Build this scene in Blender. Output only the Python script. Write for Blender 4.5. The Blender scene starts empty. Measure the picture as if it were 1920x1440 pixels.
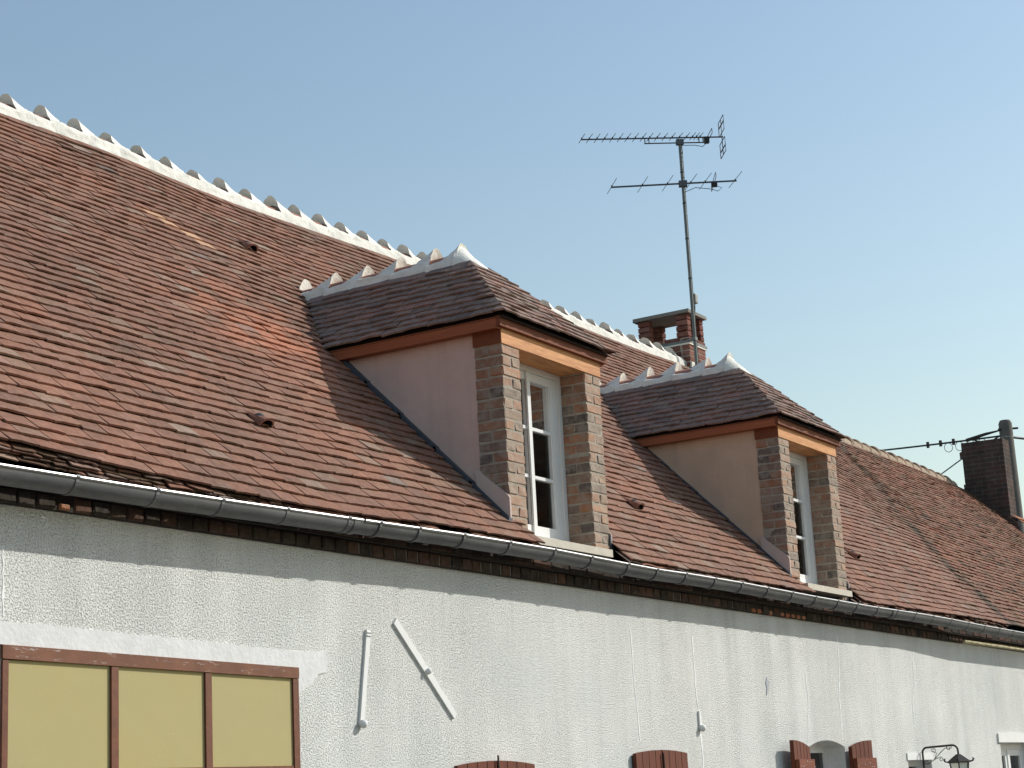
import bpy, bmesh, math, random
from mathutils import Vector, Matrix
R = random.Random(7)
rad = math.radians
SC = bpy.context.scene
COL = SC.collection

# ------------------------------------------------------------------ camera
CAM = Vector((0.0, -5.747, 1.6))
YAW, PITCH, ROLL = rad(59.18), rad(12.992), rad(-2.993)
fwd = Vector((math.sin(YAW)*math.cos(PITCH), math.cos(YAW)*math.cos(PITCH), math.sin(PITCH)))
rgt = Vector((math.cos(YAW), -math.sin(YAW), 0))
upv = rgt.cross(fwd)
r2 = rgt*math.cos(ROLL) + upv*math.sin(ROLL)
u2 = -rgt*math.sin(ROLL) + upv*math.cos(ROLL)
cd = bpy.data.cameras.new('camera')
cd.sensor_width = 36; cd.lens = 63.372; cd.clip_end = 4000; cd.clip_start = 0.05
cam = bpy.data.objects.new('camera', cd); COL.objects.link(cam)
cam.matrix_world = Matrix(((r2.x, u2.x, -fwd.x, CAM.x), (r2.y, u2.y, -fwd.y, CAM.y), (r2.z, u2.z, -fwd.z, CAM.z), (0, 0, 0, 1)))
SC.camera = cam

# ------------------------------------------------------------------ light
SUN = Vector((0.646, -0.515, 0.565)).normalized()
w = bpy.data.worlds.new('World'); SC.world = w; w.use_nodes = True
nt = w.node_tree; nt.nodes.clear()
sky = nt.nodes.new('ShaderNodeTexSky'); sky.sky_type = 'NISHITA'; sky.sun_disc = False
sky.sun_elevation = math.asin(SUN.z); sky.sun_rotation = math.atan2(SUN.x, SUN.y)
sky.altitude = 100; sky.air_density = 1.6; sky.dust_density = 1.0; sky.ozone_density = 1.5
bg = nt.nodes.new('ShaderNodeBackground'); bg.inputs['Strength'].default_value = 0.138
wo = nt.nodes.new('ShaderNodeOutputWorld')
nt.links.new(sky.outputs[0], bg.inputs[0]); nt.links.new(bg.outputs[0], wo.inputs[0])
sd = bpy.data.lights.new('sun', 'SUN'); sd.energy = 3.9; sd.angle = rad(0.5); sd.color = (1, 0.965, 0.90)
so = bpy.data.objects.new('sun', sd); COL.objects.link(so)
so.location = (20, -20, 25); so.rotation_mode = 'QUATERNION'; so.rotation_quaternion = SUN.to_track_quat('Z', 'Y')
vs = SC.view_settings; vs.view_transform = 'Standard'; vs.look = 'None'; vs.exposure = 0.0; vs.gamma = 1.0
vs.use_curve_mapping = False

# ------------------------------------------------------------------ helpers
def lerp(a, b, t): return a + (b-a)*t
def interp(tab, x):
    if x <= tab[0][0]: return tab[0][1]
    for (a, b), (c, d) in zip(tab, tab[1:]):
        if x <= c: return lerp(b, d, (x-a)/(c-a))
    return tab[-1][1]
def sstep(a, b, x):
    t = min(1, max(0, (x-a)/(b-a))); return t*t*(3-2*t)

class MB:
    def __init__(s): s.v = []; s.f = []; s.m = []
    def face(s, pts, mi=0):
        i = len(s.v); s.v += [tuple(p) for p in pts]; s.f.append(tuple(range(i, i+len(pts)))); s.m.append(mi)
    def mesh(s, vs, fs, mi=0):
        i = len(s.v); s.v += [tuple(p) for p in vs]
        for f in fs: s.f.append(tuple(i+k for k in f)); s.m.append(mi)
    def box(s, a, b, mi=0, j=0.0):
        (x0, y0, z0), (x1, y1, z1) = a, b
        p = [(x, y, z) for x in (x0, x1) for y in (y0, y1) for z in (z0, z1)]
        if j: p = [tuple(c + R.uniform(-j, j) for c in q) for q in p]
        s.mesh(p, [(0, 1, 3, 2), (4, 6, 7, 5), (0, 4, 5, 1), (2, 3, 7, 6), (0, 2, 6, 4), (1, 5, 7, 3)], mi)
        return s
    def prism(s, poly, axis, a, b, mi=0):
        # poly 2D list, extruded along axis index from a to b
        def mk(p, t):
            q = [0, 0, 0]; o = [i for i in range(3) if i != axis]
            q[o[0]], q[o[1]] = p; q[axis] = t; return tuple(q)
        n = len(poly)
        vs = [mk(p, a) for p in poly] + [mk(p, b) for p in poly]
        fs = [tuple(range(n)), tuple(range(2*n-1, n-1, -1))] + [(i, i+n, (i+1) % n+n, (i+1) % n) for i in range(n)]
        s.mesh(vs, fs, mi); return s
    def tube(s, pts, r, n=8, mi=0, caps=True):
        pts = [Vector(p) for p in pts]
        rs = r if isinstance(r, (list, tuple)) else [r]*len(pts)
        rings = []; prev = None
        for i, p in enumerate(pts):
            d = (pts[min(i+1, len(pts)-1)] - pts[max(i-1, 0)])
            d = d.normalized() if d.length > 1e-9 else Vector((0, 0, 1))
            if prev is None:
                a = d.cross(Vector((0, 0, 1)))
                if a.length < 1e-3: a = d.cross(Vector((1, 0, 0)))
                a.normalize()
            else:
                a = prev - d*prev.dot(d)
                a.normalize()
            prev = a; b = d.cross(a)
            rings.append([p + (a*math.cos(2*math.pi*k/n) + b*math.sin(2*math.pi*k/n))*rs[i] for k in range(n)])
        i0 = len(s.v)
        for rg in rings: s.v += [tuple(q) for q in rg]
        for i in range(len(rings)-1):
            for k in range(n):
                s.f.append((i0+i*n+k, i0+i*n+(k+1) % n, i0+(i+1)*n+(k+1) % n, i0+(i+1)*n+k)); s.m.append(mi)
        if caps:
            s.f.append(tuple(i0+k for k in range(n))[::-1]); s.m.append(mi)
            s.f.append(tuple(i0+(len(rings)-1)*n+k for k in range(n))); s.m.append(mi)
        return s
    def data(s, name, mats, smooth=False):
        me = bpy.data.meshes.new(name); me.from_pydata(s.v, [], s.f)
        for m in (mats if isinstance(mats, (list, tuple)) else [mats]): me.materials.append(m)
        me.polygons.foreach_set('material_index', s.m)
        bm = bmesh.new(); bm.from_mesh(me); bmesh.ops.recalc_face_normals(bm, faces=bm.faces); bm.to_mesh(me); bm.free()
        if smooth:
            me.polygons.foreach_set('use_smooth', [True]*len(me.polygons))
            me.set_sharp_from_angle(angle=rad(40))
        me.update(); return me
    def build(s, name, mats, parent=None, smooth=False, loc=(0, 0, 0), kind=None, label=None):
        return link(name, s.data(name, mats, smooth), parent, loc, kind, label)

def link(name, me, parent=None, loc=(0, 0, 0), kind=None, label=None, mat=None):
    o = bpy.data.objects.new(name, me); COL.objects.link(o)
    if mat is not None: o.matrix_basis = mat
    else: o.location = loc
    if parent:
        o.parent = parent
        o.matrix_parent_inverse = Matrix.Translation(-WP[parent.name])
    WP[o.name] = Vector((0, 0, 0)) if mat is None and tuple(loc) == (0, 0, 0) else Vector(o.location)
    if kind: o['kind'] = kind
    if label: o['label'] = label
    return o
WP = {}
def thing(name, loc, label, cat, group=None):
    o = bpy.data.objects.new(name, None); COL.objects.link(o); o.location = loc; WP[o.name] = Vector(loc)
    o['label'] = label; o['category'] = cat; o.empty_display_size = 0.2
    if group: o['group'] = group
    return o
def tag(o, label, cat, group=None):
    o['label'] = label; o['category'] = cat
    if group: o['group'] = group
    return o

# ------------------------------------------------------------------ materials
class NT:
    def __init__(s, name):
        s.mat = bpy.data.materials.new(name); s.mat.use_nodes = True
        s.t = s.mat.node_tree; s.t.nodes.clear()
        s.out = s.n('ShaderNodeOutputMaterial'); s.b = s.n('ShaderNodeBsdfPrincipled')
        s.t.links.new(s.b.outputs[0], s.out.inputs[0])
        s.pos = s.n('ShaderNodeNewGeometry')
    def n(s, k, **kw):
        x = s.t.nodes.new(k)
        for a, b in kw.items(): setattr(x, a, b)
        return x
    def set(s, node, key, val):
        i = node.inputs[key]
        if hasattr(val, 'is_linked') or isinstance(val, bpy.types.NodeSocket): s.t.links.new(val, i)
        else: i.default_value = val
    def vec(s, scale=(1, 1, 1), off=(0, 0, 0), obj=False):
        m = s.n('ShaderNodeMapping'); s.set(m, 'Scale', scale); s.set(m, 'Location', off)
        if obj: s.set(m, 'Vector', s.n('ShaderNodeTexCoord').outputs['Object'])
        else: s.set(m, 'Vector', s.pos.outputs['Position'])
        return m.outputs[0]
    def noise(s, scale, detail=3, rough=0.55, vec=None, dist=0.0):
        x = s.n('ShaderNodeTexNoise'); s.set(x, 'Scale', scale); s.set(x, 'Detail', detail); s.set(x, 'Roughness', rough); s.set(x, 'Distortion', dist)
        s.set(x, 'Vector', vec if vec is not None else s.pos.outputs['Position']); return x.outputs['Fac']
    def voro(s, scale, vec=None, feat='F1'):
        x = s.n('ShaderNodeTexVoronoi', feature=feat); s.set(x, 'Scale', scale)
        s.set(x, 'Vector', vec if vec is not None else s.pos.outputs['Position']); return x.outputs['Distance']
    def ramp(s, fac, stops, interp='LINEAR'):
        x = s.n('ShaderNodeValToRGB'); x.color_ramp.interpolation = interp; e = x.color_ramp.elements
        while len(e) < len(stops): e.new(0.5)
        for q, (p, c) in zip(e, stops):
            q.position = p; q.color = (c, c, c, 1) if isinstance(c, (int, float)) else (*c, 1)
        s.set(x, 'Fac', fac); return x.outputs[0]
    def mix(s, fac, a, b, mode='MIX'):
        x = s.n('ShaderNodeMix', data_type='RGBA', blend_type=mode)
        for k, v in ((0, fac), (6, a), (7, b)):
            i = x.inputs[k]
            if isinstance(v, bpy.types.NodeSocket): s.t.links.new(v, i)
            elif k == 0: i.default_value = v
            else: i.default_value = (v, v, v, 1) if isinstance(v, (int, float)) else (*v[:3], 1)
        return x.outputs[2]
    def math(s, op, a, b=0.0, clamp=False):
        x = s.n('ShaderNodeMath', operation=op, use_clamp=clamp)
        s.set(x, 0, a); s.set(x, 1, b); return x.outputs[0]
    def rnd(s):
        o = s.n('ShaderNodeObjectInfo').outputs['Random']
        return s.math('FRACT', s.math('ADD', o, s.pos.outputs['Random Per Island']))
    def rnd2(s, a, b):
        return s.math('FRACT', s.math('MULTIPLY', s.math('ADD', s.rnd(), a), b))
    def bump(s, h, strength=0.5, dist=0.01, nrm=None):
        x = s.n('ShaderNodeBump'); s.set(x, 'Strength', strength); s.set(x, 'Distance', dist); s.set(x, 'Height', h)
        if nrm is not None: s.set(x, 'Normal', nrm)
        return x.outputs[0]
    def done(s, col=None, rough=None, nrm=None, metal=None, spec=None):
        if col is not None:
            if isinstance(col, bpy.types.NodeSocket): s.t.links.new(col, s.b.inputs['Base Color'])
            else: s.b.inputs['Base Color'].default_value = (*col, 1)
        if rough is not None: s.set(s.b, 'Roughness', rough)
        if metal is not None: s.set(s.b, 'Metallic', metal)
        if spec is not None: s.set(s.b, 'Specular IOR Level', spec)
        if nrm is not None: s.t.links.new(nrm, s.b.inputs['Normal'])
        return s.mat

def simple(name, col, rough=0.8, var=0.25, scale=6, bump=0.0, bscale=60, metal=0.0, spec=0.3):
    t = NT(name)
    a = t.noise(scale, 5, 0.65); f = t.ramp(a, [(0.25, 1-var), (0.75, 1+var*0.6)])
    c = t.mix(1.0, col, f, 'MULTIPLY')
    nr = t.bump(t.noise(bscale, 4, 0.6), bump, 0.01) if bump else None
    return t.done(c, rough, nr, metal, spec)

def tile_material(name, stops, moss=0.0, patch=None, dark=1.0):
    t = NT(name)
    r = t.rnd(); c = t.ramp(r, stops)
    # firing tone differs tile by tile, weather patches cross several tiles
    c = t.mix(1.0, c, t.ramp(t.rnd2(0.37, 7.13), [(0, 0.96*dark), (1, 1.12*dark)]), 'MULTIPLY')
    big = t.noise(0.8, 5, 0.65)
    c = t.mix(1.0, c, t.ramp(big, [(0.28, (0.78, 0.80, 0.80)), (0.5, (1.0, 0.99, 0.97)), (0.74, (1.16, 1.06, 1.0))]), 'MULTIPLY')
    if patch is not None:
        # newer orange tiles mixed in around one spot of the roof
        d = t.n('ShaderNodeVectorMath', operation='DISTANCE'); t.set(d, 0, t.vec((0.9, 1, 1), (0, 0, 0))); t.set(d, 1, patch[0])
        m = t.ramp(t.math('ADD', t.math('DIVIDE', d.outputs['Value'], patch[1]), t.math('MULTIPLY', t.rnd2(0.7, 3.7), 0.55)), [(0.3, 1.0), (1.05, 0.0)])
        c = t.mix(t.math('MULTIPLY', m, 0.85), c, (0.47, 0.195, 0.115))
    g = t.noise(26, 6, 0.7); c = t.mix(1.0, c, t.ramp(g, [(0.3, 0.72), (0.7, 1.2)]), 'MULTIPLY')
    # grey lichen and dark soot blotches
    l = t.ramp(t.noise(9, 6, 0.72), [(0.57, 0.0), (0.72, 1.0)])
    c = t.mix(t.math('MULTIPLY', l, 0.34), c, (0.30, 0.25, 0.20))
    k = t.ramp(t.noise(5.2, 5, 0.75, t.vec(off=(3, 7, 1))), [(0.60, 0.0), (0.78, 1.0)])
    c = t.mix(t.math('MULTIPLY', k, 0.42), c, (0.055, 0.045, 0.04))
    if moss:
        ms = t.ramp(t.noise(3.3, 7, 0.75, t.vec(off=(9, 2, 5))), [(0.42, 0.0), (0.62, 1.0)])
        c = t.mix(t.math('MULTIPLY', ms, moss), c, (0.115, 0.085, 0.04))
    nr = t.bump(t.noise(55, 5, 0.65), 0.55, 0.006, t.bump(t.noise(14, 3, 0.5), 0.4, 0.012))
    return t.done(c, t.ramp(g, [(0.3, 0.95), (0.8, 0.75)]), nr, 0, 0.25)

TILE_STOPS = [(0.0, (0.195, 0.112, 0.082)), (0.15, (0.222, 0.124, 0.089)), (0.38, (0.252, 0.128, 0.09)), (0.6, (0.238, 0.134, 0.096)), (0.8, (0.268, 0.13, 0.088)), (0.93, (0.242, 0.152, 0.11)), (1.0, (0.265, 0.185, 0.14))]
M_TILE = tile_material('weathered_tile', TILE_STOPS, 0.0, ((8.85*0.9, 1.33, 4.6), 0.95))
OLD_STOPS = [(0.0, (0.16, 0.085, 0.06)), (0.3, (0.23, 0.11, 0.075)), (0.55, (0.28, 0.115, 0.075)), (0.8, (0.21, 0.11, 0.07)), (1.0, (0.27, 0.155, 0.105))]
M_OLD = tile_material('mossy_old_tile', OLD_STOPS, 0.35)
M_BLACK = tile_material('sooty_tile', [(0, (0.06, 0.045, 0.035)), (1, (0.14, 0.075, 0.05))], 0.5)
M_DTILE = tile_material('dormer_tile', [(0.0, (0.19, 0.14, 0.122)), (0.3, (0.235, 0.168, 0.14)), (0.6, (0.275, 0.165, 0.135)), (0.8, (0.235, 0.185, 0.158)), (1.0, (0.285, 0.175, 0.14))])
M_PALE = simple('pale_sand_tile', (0.52, 0.32, 0.20), 0.9, 0.2, 8, 0.3)
M_GREYT = simple('grey_lichen_tile', (0.31, 0.225, 0.175), 0.95, 0.35, 22, 0.4)
M_NEIGH = tile_material('orange_tile', [(0, (0.28, 0.1, 0.05)), (0.5, (0.42, 0.15, 0.07)), (1, (0.5, 0.22, 0.12))])
M_DECK = simple('roof_underlay', (0.045, 0.032, 0.026), 1, 0.3)

def mortar(name, col, dirt):
    t = NT(name)
    c = t.mix(1.0, col, t.ramp(t.noise(7, 6, 0.7), [(0.3, 0.82), (0.7, 1.08)]), 'MULTIPLY')
    m = t.ramp(t.noise(34, 6, 0.75), [(0.6, 0.0), (0.74, 1.0)])
    c = t.mix(t.math('MULTIPLY', m, dirt), c, (0.3, 0.26, 0.2))
    nr = t.bump(t.noise(48, 5, 0.65), 0.6, 0.008, t.bump(t.noise(11, 2), 0.5, 0.02))
    return t.done(c, 0.95, nr, 0, 0.15)
M_MORT = mortar('lime_mortar', (0.84, 0.815, 0.735), 0.3)
M_MORT2 = mortar('old_mortar', (0.44, 0.345, 0.255), 0.5)
M_TERRA = simple('terracotta_ridge', (0.36, 0.17, 0.12), 0.85, 0.35, 9, 0.3)
M_VENT = simple('fired_vent_clay', (0.27, 0.125, 0.085), 0.9, 0.3, 14, 0.4)
M_TERRA_OLD = simple('weathered_ridge', (0.25, 0.165, 0.11), 0.95, 0.5, 8, 0.5)

def roughcast():
    t = NT('white_roughcast')
    v = t.vec((1, 1, 1))
    n1 = t.noise(112, 3.5, 0.6, v, 0.2); n2 = t.noise(230, 3, 0.6, v)
    cov = t.ramp(t.noise(1.6, 4, 0.65, t.vec(off=(2, 0, 6))), [(0.34, 0.65), (0.62, 1.0)])   # roughcast thrown thicker and thinner
    h = t.math('ADD', t.math('MULTIPLY', t.ramp(n1, [(0.36, 0.0), (0.54, 1.0)]), cov), t.math('MULTIPLY', n2, 0.3))
    st = t.noise(1.0, 5, 0.65, t.vec((3.5, 1, 0.22)))
    big = t.noise(0.7, 5, 0.65)
    c = t.mix(1.0, (0.86, 0.86, 0.83), t.ramp(st, [(0.25, 0.87), (0.6, 1.03)]), 'MULTIPLY')
    c = t.mix(1.0, c, t.ramp(big, [(0.3, (0.90, 0.925, 0.925)), (0.7, (1.03, 1.02, 1.0))]), 'MULTIPLY')
    # rain runs of greenish dirt below the eave, fading down the wall
    sp = t.n('ShaderNodeSeparateXYZ'); t.set(sp, 0, t.pos.outputs['Position'])
    hz = t.ramp(t.math('DIVIDE', t.math('SUBTRACT', sp.outputs[2], 1.9), 1.05), [(0.1, 0.0), (1.0, 1.0)])
    run = t.ramp(t.noise(1.0, 5, 0.7, t.vec((7, 1, 0.35), (5, 0, 0))), [(0.5, 0.0), (0.72, 1.0)])
    c = t.mix(t.math('MULTIPLY', t.math('MULTIPLY', run, hz), 0.26), c, (0.42, 0.43, 0.37))
    # dirt and painted shade in the hollows of the roughcast
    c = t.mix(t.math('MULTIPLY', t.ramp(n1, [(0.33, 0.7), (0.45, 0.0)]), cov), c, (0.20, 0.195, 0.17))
    nr = t.bump(h, 1.0, 0.0058)
    return t.done(c, 0.95, nr, 0, 0.1)
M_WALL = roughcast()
M_PLAST = simple('smooth_white_render', (0.73, 0.73, 0.72), 0.9, 0.12, 9, 0.35, 40)
M_WPAINT = simple('white_paint', (0.78, 0.78, 0.76), 0.6, 0.06, 4, 0.1, 80, 0, 0.4)
def render_coat(name, col):
    t = NT(name)
    c = t.mix(1.0, col, t.ramp(t.noise(3.5, 5, 0.65), [(0.3, 0.9), (0.7, 1.05)]), 'MULTIPLY')
    st = t.ramp(t.noise(1.0, 5, 0.7, t.vec((1, 9, 0.8))), [(0.52, 0.0), (0.74, 1.0)])
    c = t.mix(t.math('MULTIPLY', st, 0.22), c, (0.36, 0.28, 0.23))
    nr = t.bump(t.noise(140, 4, 0.6), 0.35, 0.004, t.bump(t.noise(1.0, 4, 0.6, t.vec((5, 7, 16))), 0.35, 0.012))
    return t.done(c, 0.95, nr, 0, 0.1)
M_CRACK = simple('crack_filler', (0.88, 0.88, 0.86), 0.9, 0.05, 9)
M_STAIN = simple('blue_grey_patch', (0.42, 0.44, 0.47), 0.9, 0.25, 12, 0.4, 70)
M_CHEEK1 = render_coat('pink_render', (0.68, 0.485, 0.42))
M_CHEEK2 = render_coat('ochre_render', (0.64, 0.455, 0.325))
M_SOLIN = simple('pale_render_fillet', (0.60, 0.475, 0.42), 0.95, 0.1, 8, 0.3, 80)

def wood(name, a, b, rough=0.55, sc=(3, 60, 60)):
    t = NT(name)
    g = t.noise(1.0, 4, 0.6, t.vec(sc), 1.5)
    g2 = t.noise(1.0, 3, 0.5, t.vec((sc[0]*0.3, sc[1]*0.2, sc[2]*0.2)), 2.0)
    c = t.mix(t.ramp(t.math('ADD', t.math('MULTIPLY', g, 0.6), t.math('MULTIPLY', g2, 0.4)), [(0.38, 0), (0.62, 1)]), a, b)
    return t.done(c, rough, t.bump(g, 0.25, 0.004), 0, 0.35)
M_LINTEL = wood('fresh_oak', (0.71, 0.35, 0.145), (0.43, 0.17, 0.06), 0.65, (3.5, 30, 60))
M_FASCIA = wood('stained_wood', (0.28, 0.085, 0.036), (0.20, 0.058, 0.025), 0.55)
M_FASCF = wood('stained_wood_shaded', (0.22, 0.065, 0.028), (0.15, 0.045, 0.02), 0.75)  # darker copy of the stained wood, eave shade put into its colour
M_FASCY = wood('stained_wood_side', (0.38, 0.115, 0.045), (0.27, 0.078, 0.03), 0.55, (60, 3, 60))
M_SHUT = wood('red_brown_shutter', (0.165, 0.04, 0.017), (0.10, 0.025, 0.011), 0.7, (50, 50, 3))
M_SHUTB = wood('worn_batten', (0.22, 0.062, 0.03), (0.14, 0.036, 0.018), 0.7)
M_FRAMEB = wood('brown_frame', (0.19, 0.068, 0.036), (0.13, 0.048, 0.027), 0.55, (20, 20, 20))
def chipped():
    t = NT('chipped_brown_frame')
    c = t.mix(t.ramp(t.noise(8, 4), [(0.3, 0), (0.7, 1)]), (0.21, 0.085, 0.045), (0.15, 0.06, 0.033))
    m = t.ramp(t.noise(1, 6, 0.75, t.vec((9, 30, 45))), [(0.60, 0.0), (0.68, 1.0)])
    c = t.mix(t.math('MULTIPLY', m, 0.8), c, (0.6, 0.57, 0.55))
    return t.done(c, 0.6, t.bump(t.noise(30, 4), 0.3, 0.005), 0, 0.3)
M_FRAMEC = chipped()
def panelmat():
    t = NT('ochre_panel')
    c = t.mix(t.ramp(t.noise(1.3, 5, 0.6), [(0.3, 0), (0.7, 1)]), (0.45, 0.375, 0.17), (0.415, 0.365, 0.18))
    sp = t.ramp(t.noise(70, 2, 0.5), [(0.70, 0.0), (0.76, 1.0)])
    c = t.mix(t.math('MULTIPLY', sp, 0.5), c, (0.62, 0.52, 0.33))
    return t.done(c, 0.75, t.bump(t.noise(3, 3), 0.15, 0.03), 0, 0.25)
M_PANEL = panelmat()

def brickmat(name, stops, patina=0.5, sunlit_lift=0.0):
    t = NT(name)
    c = t.ramp(t.rnd(), stops)
    c = t.mix(1.0, c, t.ramp(t.noise(16, 6, 0.7), [(0.3, 0.7), (0.7, 1.2)]), 'MULTIPLY')
    m = t.ramp(t.noise(13, 6, 0.72, t.vec(off=(4, 4, 4))), [(0.46, 0.0), (0.60, 1.0)])
    c = t.mix(t.math('MULTIPLY', m, patina), c, (0.36, 0.31, 0.25))
    if sunlit_lift:
        # street-facing brick faces painted paler, as if sunlit
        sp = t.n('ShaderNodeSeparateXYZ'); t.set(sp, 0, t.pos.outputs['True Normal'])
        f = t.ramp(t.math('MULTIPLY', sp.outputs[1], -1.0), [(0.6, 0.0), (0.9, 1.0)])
        f = t.math('MULTIPLY', f, t.ramp(t.noise(7, 5, 0.7, t.vec(off=(1, 8, 2))), [(0.25, sunlit_lift*0.6), (0.7, sunlit_lift)]))
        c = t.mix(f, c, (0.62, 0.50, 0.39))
    nr = t.bump(t.noise(60, 5, 0.7), 0.6, 0.006, t.bump(t.noise(13, 3), 0.6, 0.012))
    return t.done(c, 0.95, nr, 0, 0.15)
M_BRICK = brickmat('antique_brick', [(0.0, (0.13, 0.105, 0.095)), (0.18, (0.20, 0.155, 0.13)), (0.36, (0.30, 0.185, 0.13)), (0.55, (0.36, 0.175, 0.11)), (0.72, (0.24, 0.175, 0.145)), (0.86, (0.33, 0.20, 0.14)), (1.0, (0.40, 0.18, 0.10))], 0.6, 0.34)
M_RBRICK = brickmat('red_chimney_brick', [(0.0, (0.13, 0.05, 0.04)), (0.5, (0.20, 0.075, 0.058)), (1.0, (0.26, 0.115, 0.09))], 0.15)
M_CBRICK = brickmat('dark_cornice_brick', [(0.0, (0.035, 0.03, 0.025)), (0.5, (0.06, 0.042, 0.032)), (0.85, (0.085, 0.048, 0.035)), (1.0, (0.12, 0.065, 0.045))], 0.08)
M_OBRICK = brickmat('orange_brick', [(0.0, (0.36, 0.12, 0.055)), (1.0, (0.48, 0.22, 0.12))], 0.4)
M_YBRICK = brickmat('buff_brick', [(0.0, (0.62, 0.56, 0.36)), (1.0, (0.70, 0.64, 0.45))], 0.1)
M_JOINT = simple('brick_joint', (0.40, 0.35, 0.285), 1, 0.25, 20, 0.5)
M_JOINTD = simple('dark_joint', (0.045, 0.037, 0.03), 1, 0.3, 20, 0.5)
M_JOINTW = simple('pale_joint', (0.24, 0.225, 0.20), 1, 0.35, 14, 0.4)
def farbrick():
    t = NT('dark_brickwork')
    b = t.n('ShaderNodeTexBrick'); t.set(b, 'Scale', 1.0)
    for k, v in (('Brick Width', 0.23), ('Row Height', 0.075), ('Mortar Size', 0.006)): t.set(b, k, v)
    t.set(b, 'Color1', (0.095, 0.058, 0.048, 1)); t.set(b, 'Color2', (0.062, 0.052, 0.046, 1)); t.set(b, 'Mortar', (0.115, 0.10, 0.09, 1))  # dark brick and joint colours, mottled by noise below
    sp = t.n('ShaderNodeSeparateXYZ'); t.set(sp, 0, t.pos.outputs['Position'])
    cb = t.n('ShaderNodeCombineXYZ'); t.set(cb, 0, t.math('ADD', sp.outputs[0], sp.outputs[1])); t.set(cb, 1, sp.outputs[2])
    t.set(b, 'Vector', cb.outputs[0])
    c = t.mix(1.0, b.outputs['Color'], t.ramp(t.noise(4, 5, 0.7), [(0.3, 0.6), (0.7, 1.3)]), 'MULTIPLY')
    return t.done(c, 0.95, t.bump(b.outputs['Fac'], -0.6, 0.01), 0, 0.15)
M_FARB = farbrick()
M_CONC = simple('concrete', (0.24, 0.225, 0.20), 0.9, 0.2, 9, 0.3)
M_SILL = simple('cast_stone', (0.62, 0.565, 0.47), 0.9, 0.12, 12, 0.3, 90)
M_POLE = simple('pole_concrete', (0.13, 0.12, 0.105), 0.9, 0.3, 6, 0.3)
def zinc():
    t = NT('weathered_zinc')
    n = t.noise(1.0, 6, 0.7, t.vec((2.2, 9, 9))); n2 = t.noise(16, 6, 0.75); n3 = t.noise(1.0, 5, 0.7, t.vec((26, 4, 4)))
    c = t.mix(t.ramp(n, [(0.3, 0), (0.7, 1)]), (0.115, 0.118, 0.12), (0.20, 0.202, 0.204))
    c = t.mix(t.math('MULTIPLY', t.ramp(n2, [(0.55, 0), (0.75, 1)]), 0.45), c, (0.10, 0.095, 0.085))
    c = t.mix(t.math('MULTIPLY', t.ramp(n3, [(0.58, 0), (0.75, 1)]), 0.4), c, (0.30, 0.295, 0.28))
    return t.done(c, t.ramp(n2, [(0.3, 0.50), (0.7, 0.70)]), t.bump(t.noise(4, 3, 0.6), 0.22, 0.02), 0.55, 0.35)
M_ZINC = zinc()
M_BEAD = simple('bright_zinc', (0.40, 0.40, 0.395), 0.38, 0.12, 10, 0, 60, 0.95)
M_LEAD = simple('lead_flashing', (0.10, 0.115, 0.14), 0.5, 0.2, 10, 0.1, 60, 0.6)
M_STEEL = simple('galvanised_steel', (0.16, 0.175, 0.17), 0.5, 0.3, 8, 0, 60, 0.5)
M_ALU = simple('dull_aluminium', (0.11, 0.12, 0.13), 0.5, 0.2, 20, 0, 60, 0.4)
M_BLK = simple('black_plastic', (0.025, 0.03, 0.03), 0.5, 0.2)
M_IRON = simple('wrought_iron', (0.035, 0.03, 0.028), 0.5, 0.3, 20, 0.2)
M_BOXP = simple('grey_plastic', (0.34, 0.34, 0.31), 0.6, 0.15)
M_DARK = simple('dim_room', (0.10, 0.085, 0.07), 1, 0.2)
M_DARKW = simple('dim_room_beam', (0.16, 0.10, 0.06), 1, 0.2)
M_CABLE = simple('cable_rubber', (0.03, 0.033, 0.035), 0.6, 0.2)
def glass():
    t = NT('window_glass')
    fr = t.n('ShaderNodeFresnel'); t.set(fr, 'IOR', 1.5)
    tr = t.n('ShaderNodeBsdfTransparent'); t.set(tr, 0, (0.86, 0.89, 0.88, 1))
    gl = t.n('ShaderNodeBsdfGlossy'); t.set(gl, 'Roughness', 0.02); t.set(gl, 'Normal', t.bump(t.noise(2.5, 2), 0.04, 0.02))
    mx = t.n('ShaderNodeMixShader')
    t.set(mx, 0, fr.outputs[0]); t.t.links.new(tr.outputs[0], mx.inputs[1]); t.t.links.new(gl.outputs[0], mx.inputs[2])
    t.t.links.new(mx.outputs[0], t.out.inputs[0]); return t.mat
M_GLASS = glass()
def frosted():
    t = NT('frosted_lamp_glass')
    return t.done((0.88, 0.87, 0.78), 0.4, None, 0, 0.5)
M_FROST = frosted()
def groundmat():
    t = NT('pale_gravel_ground')
    c = t.mix(t.ramp(t.noise(0.4, 6, 0.7), [(0.3, 0), (0.7, 1)]), (0.12, 0.11, 0.095), (0.17, 0.158, 0.138))
    c = t.mix(1.0, c, t.ramp(t.noise(30, 4, 0.7), [(0.3, 0.75), (0.7, 1.2)]), 'MULTIPLY')
    return t.done(c, 0.95, t.bump(t.noise(60, 4, 0.7), 0.5, 0.01), 0, 0.2)

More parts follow.
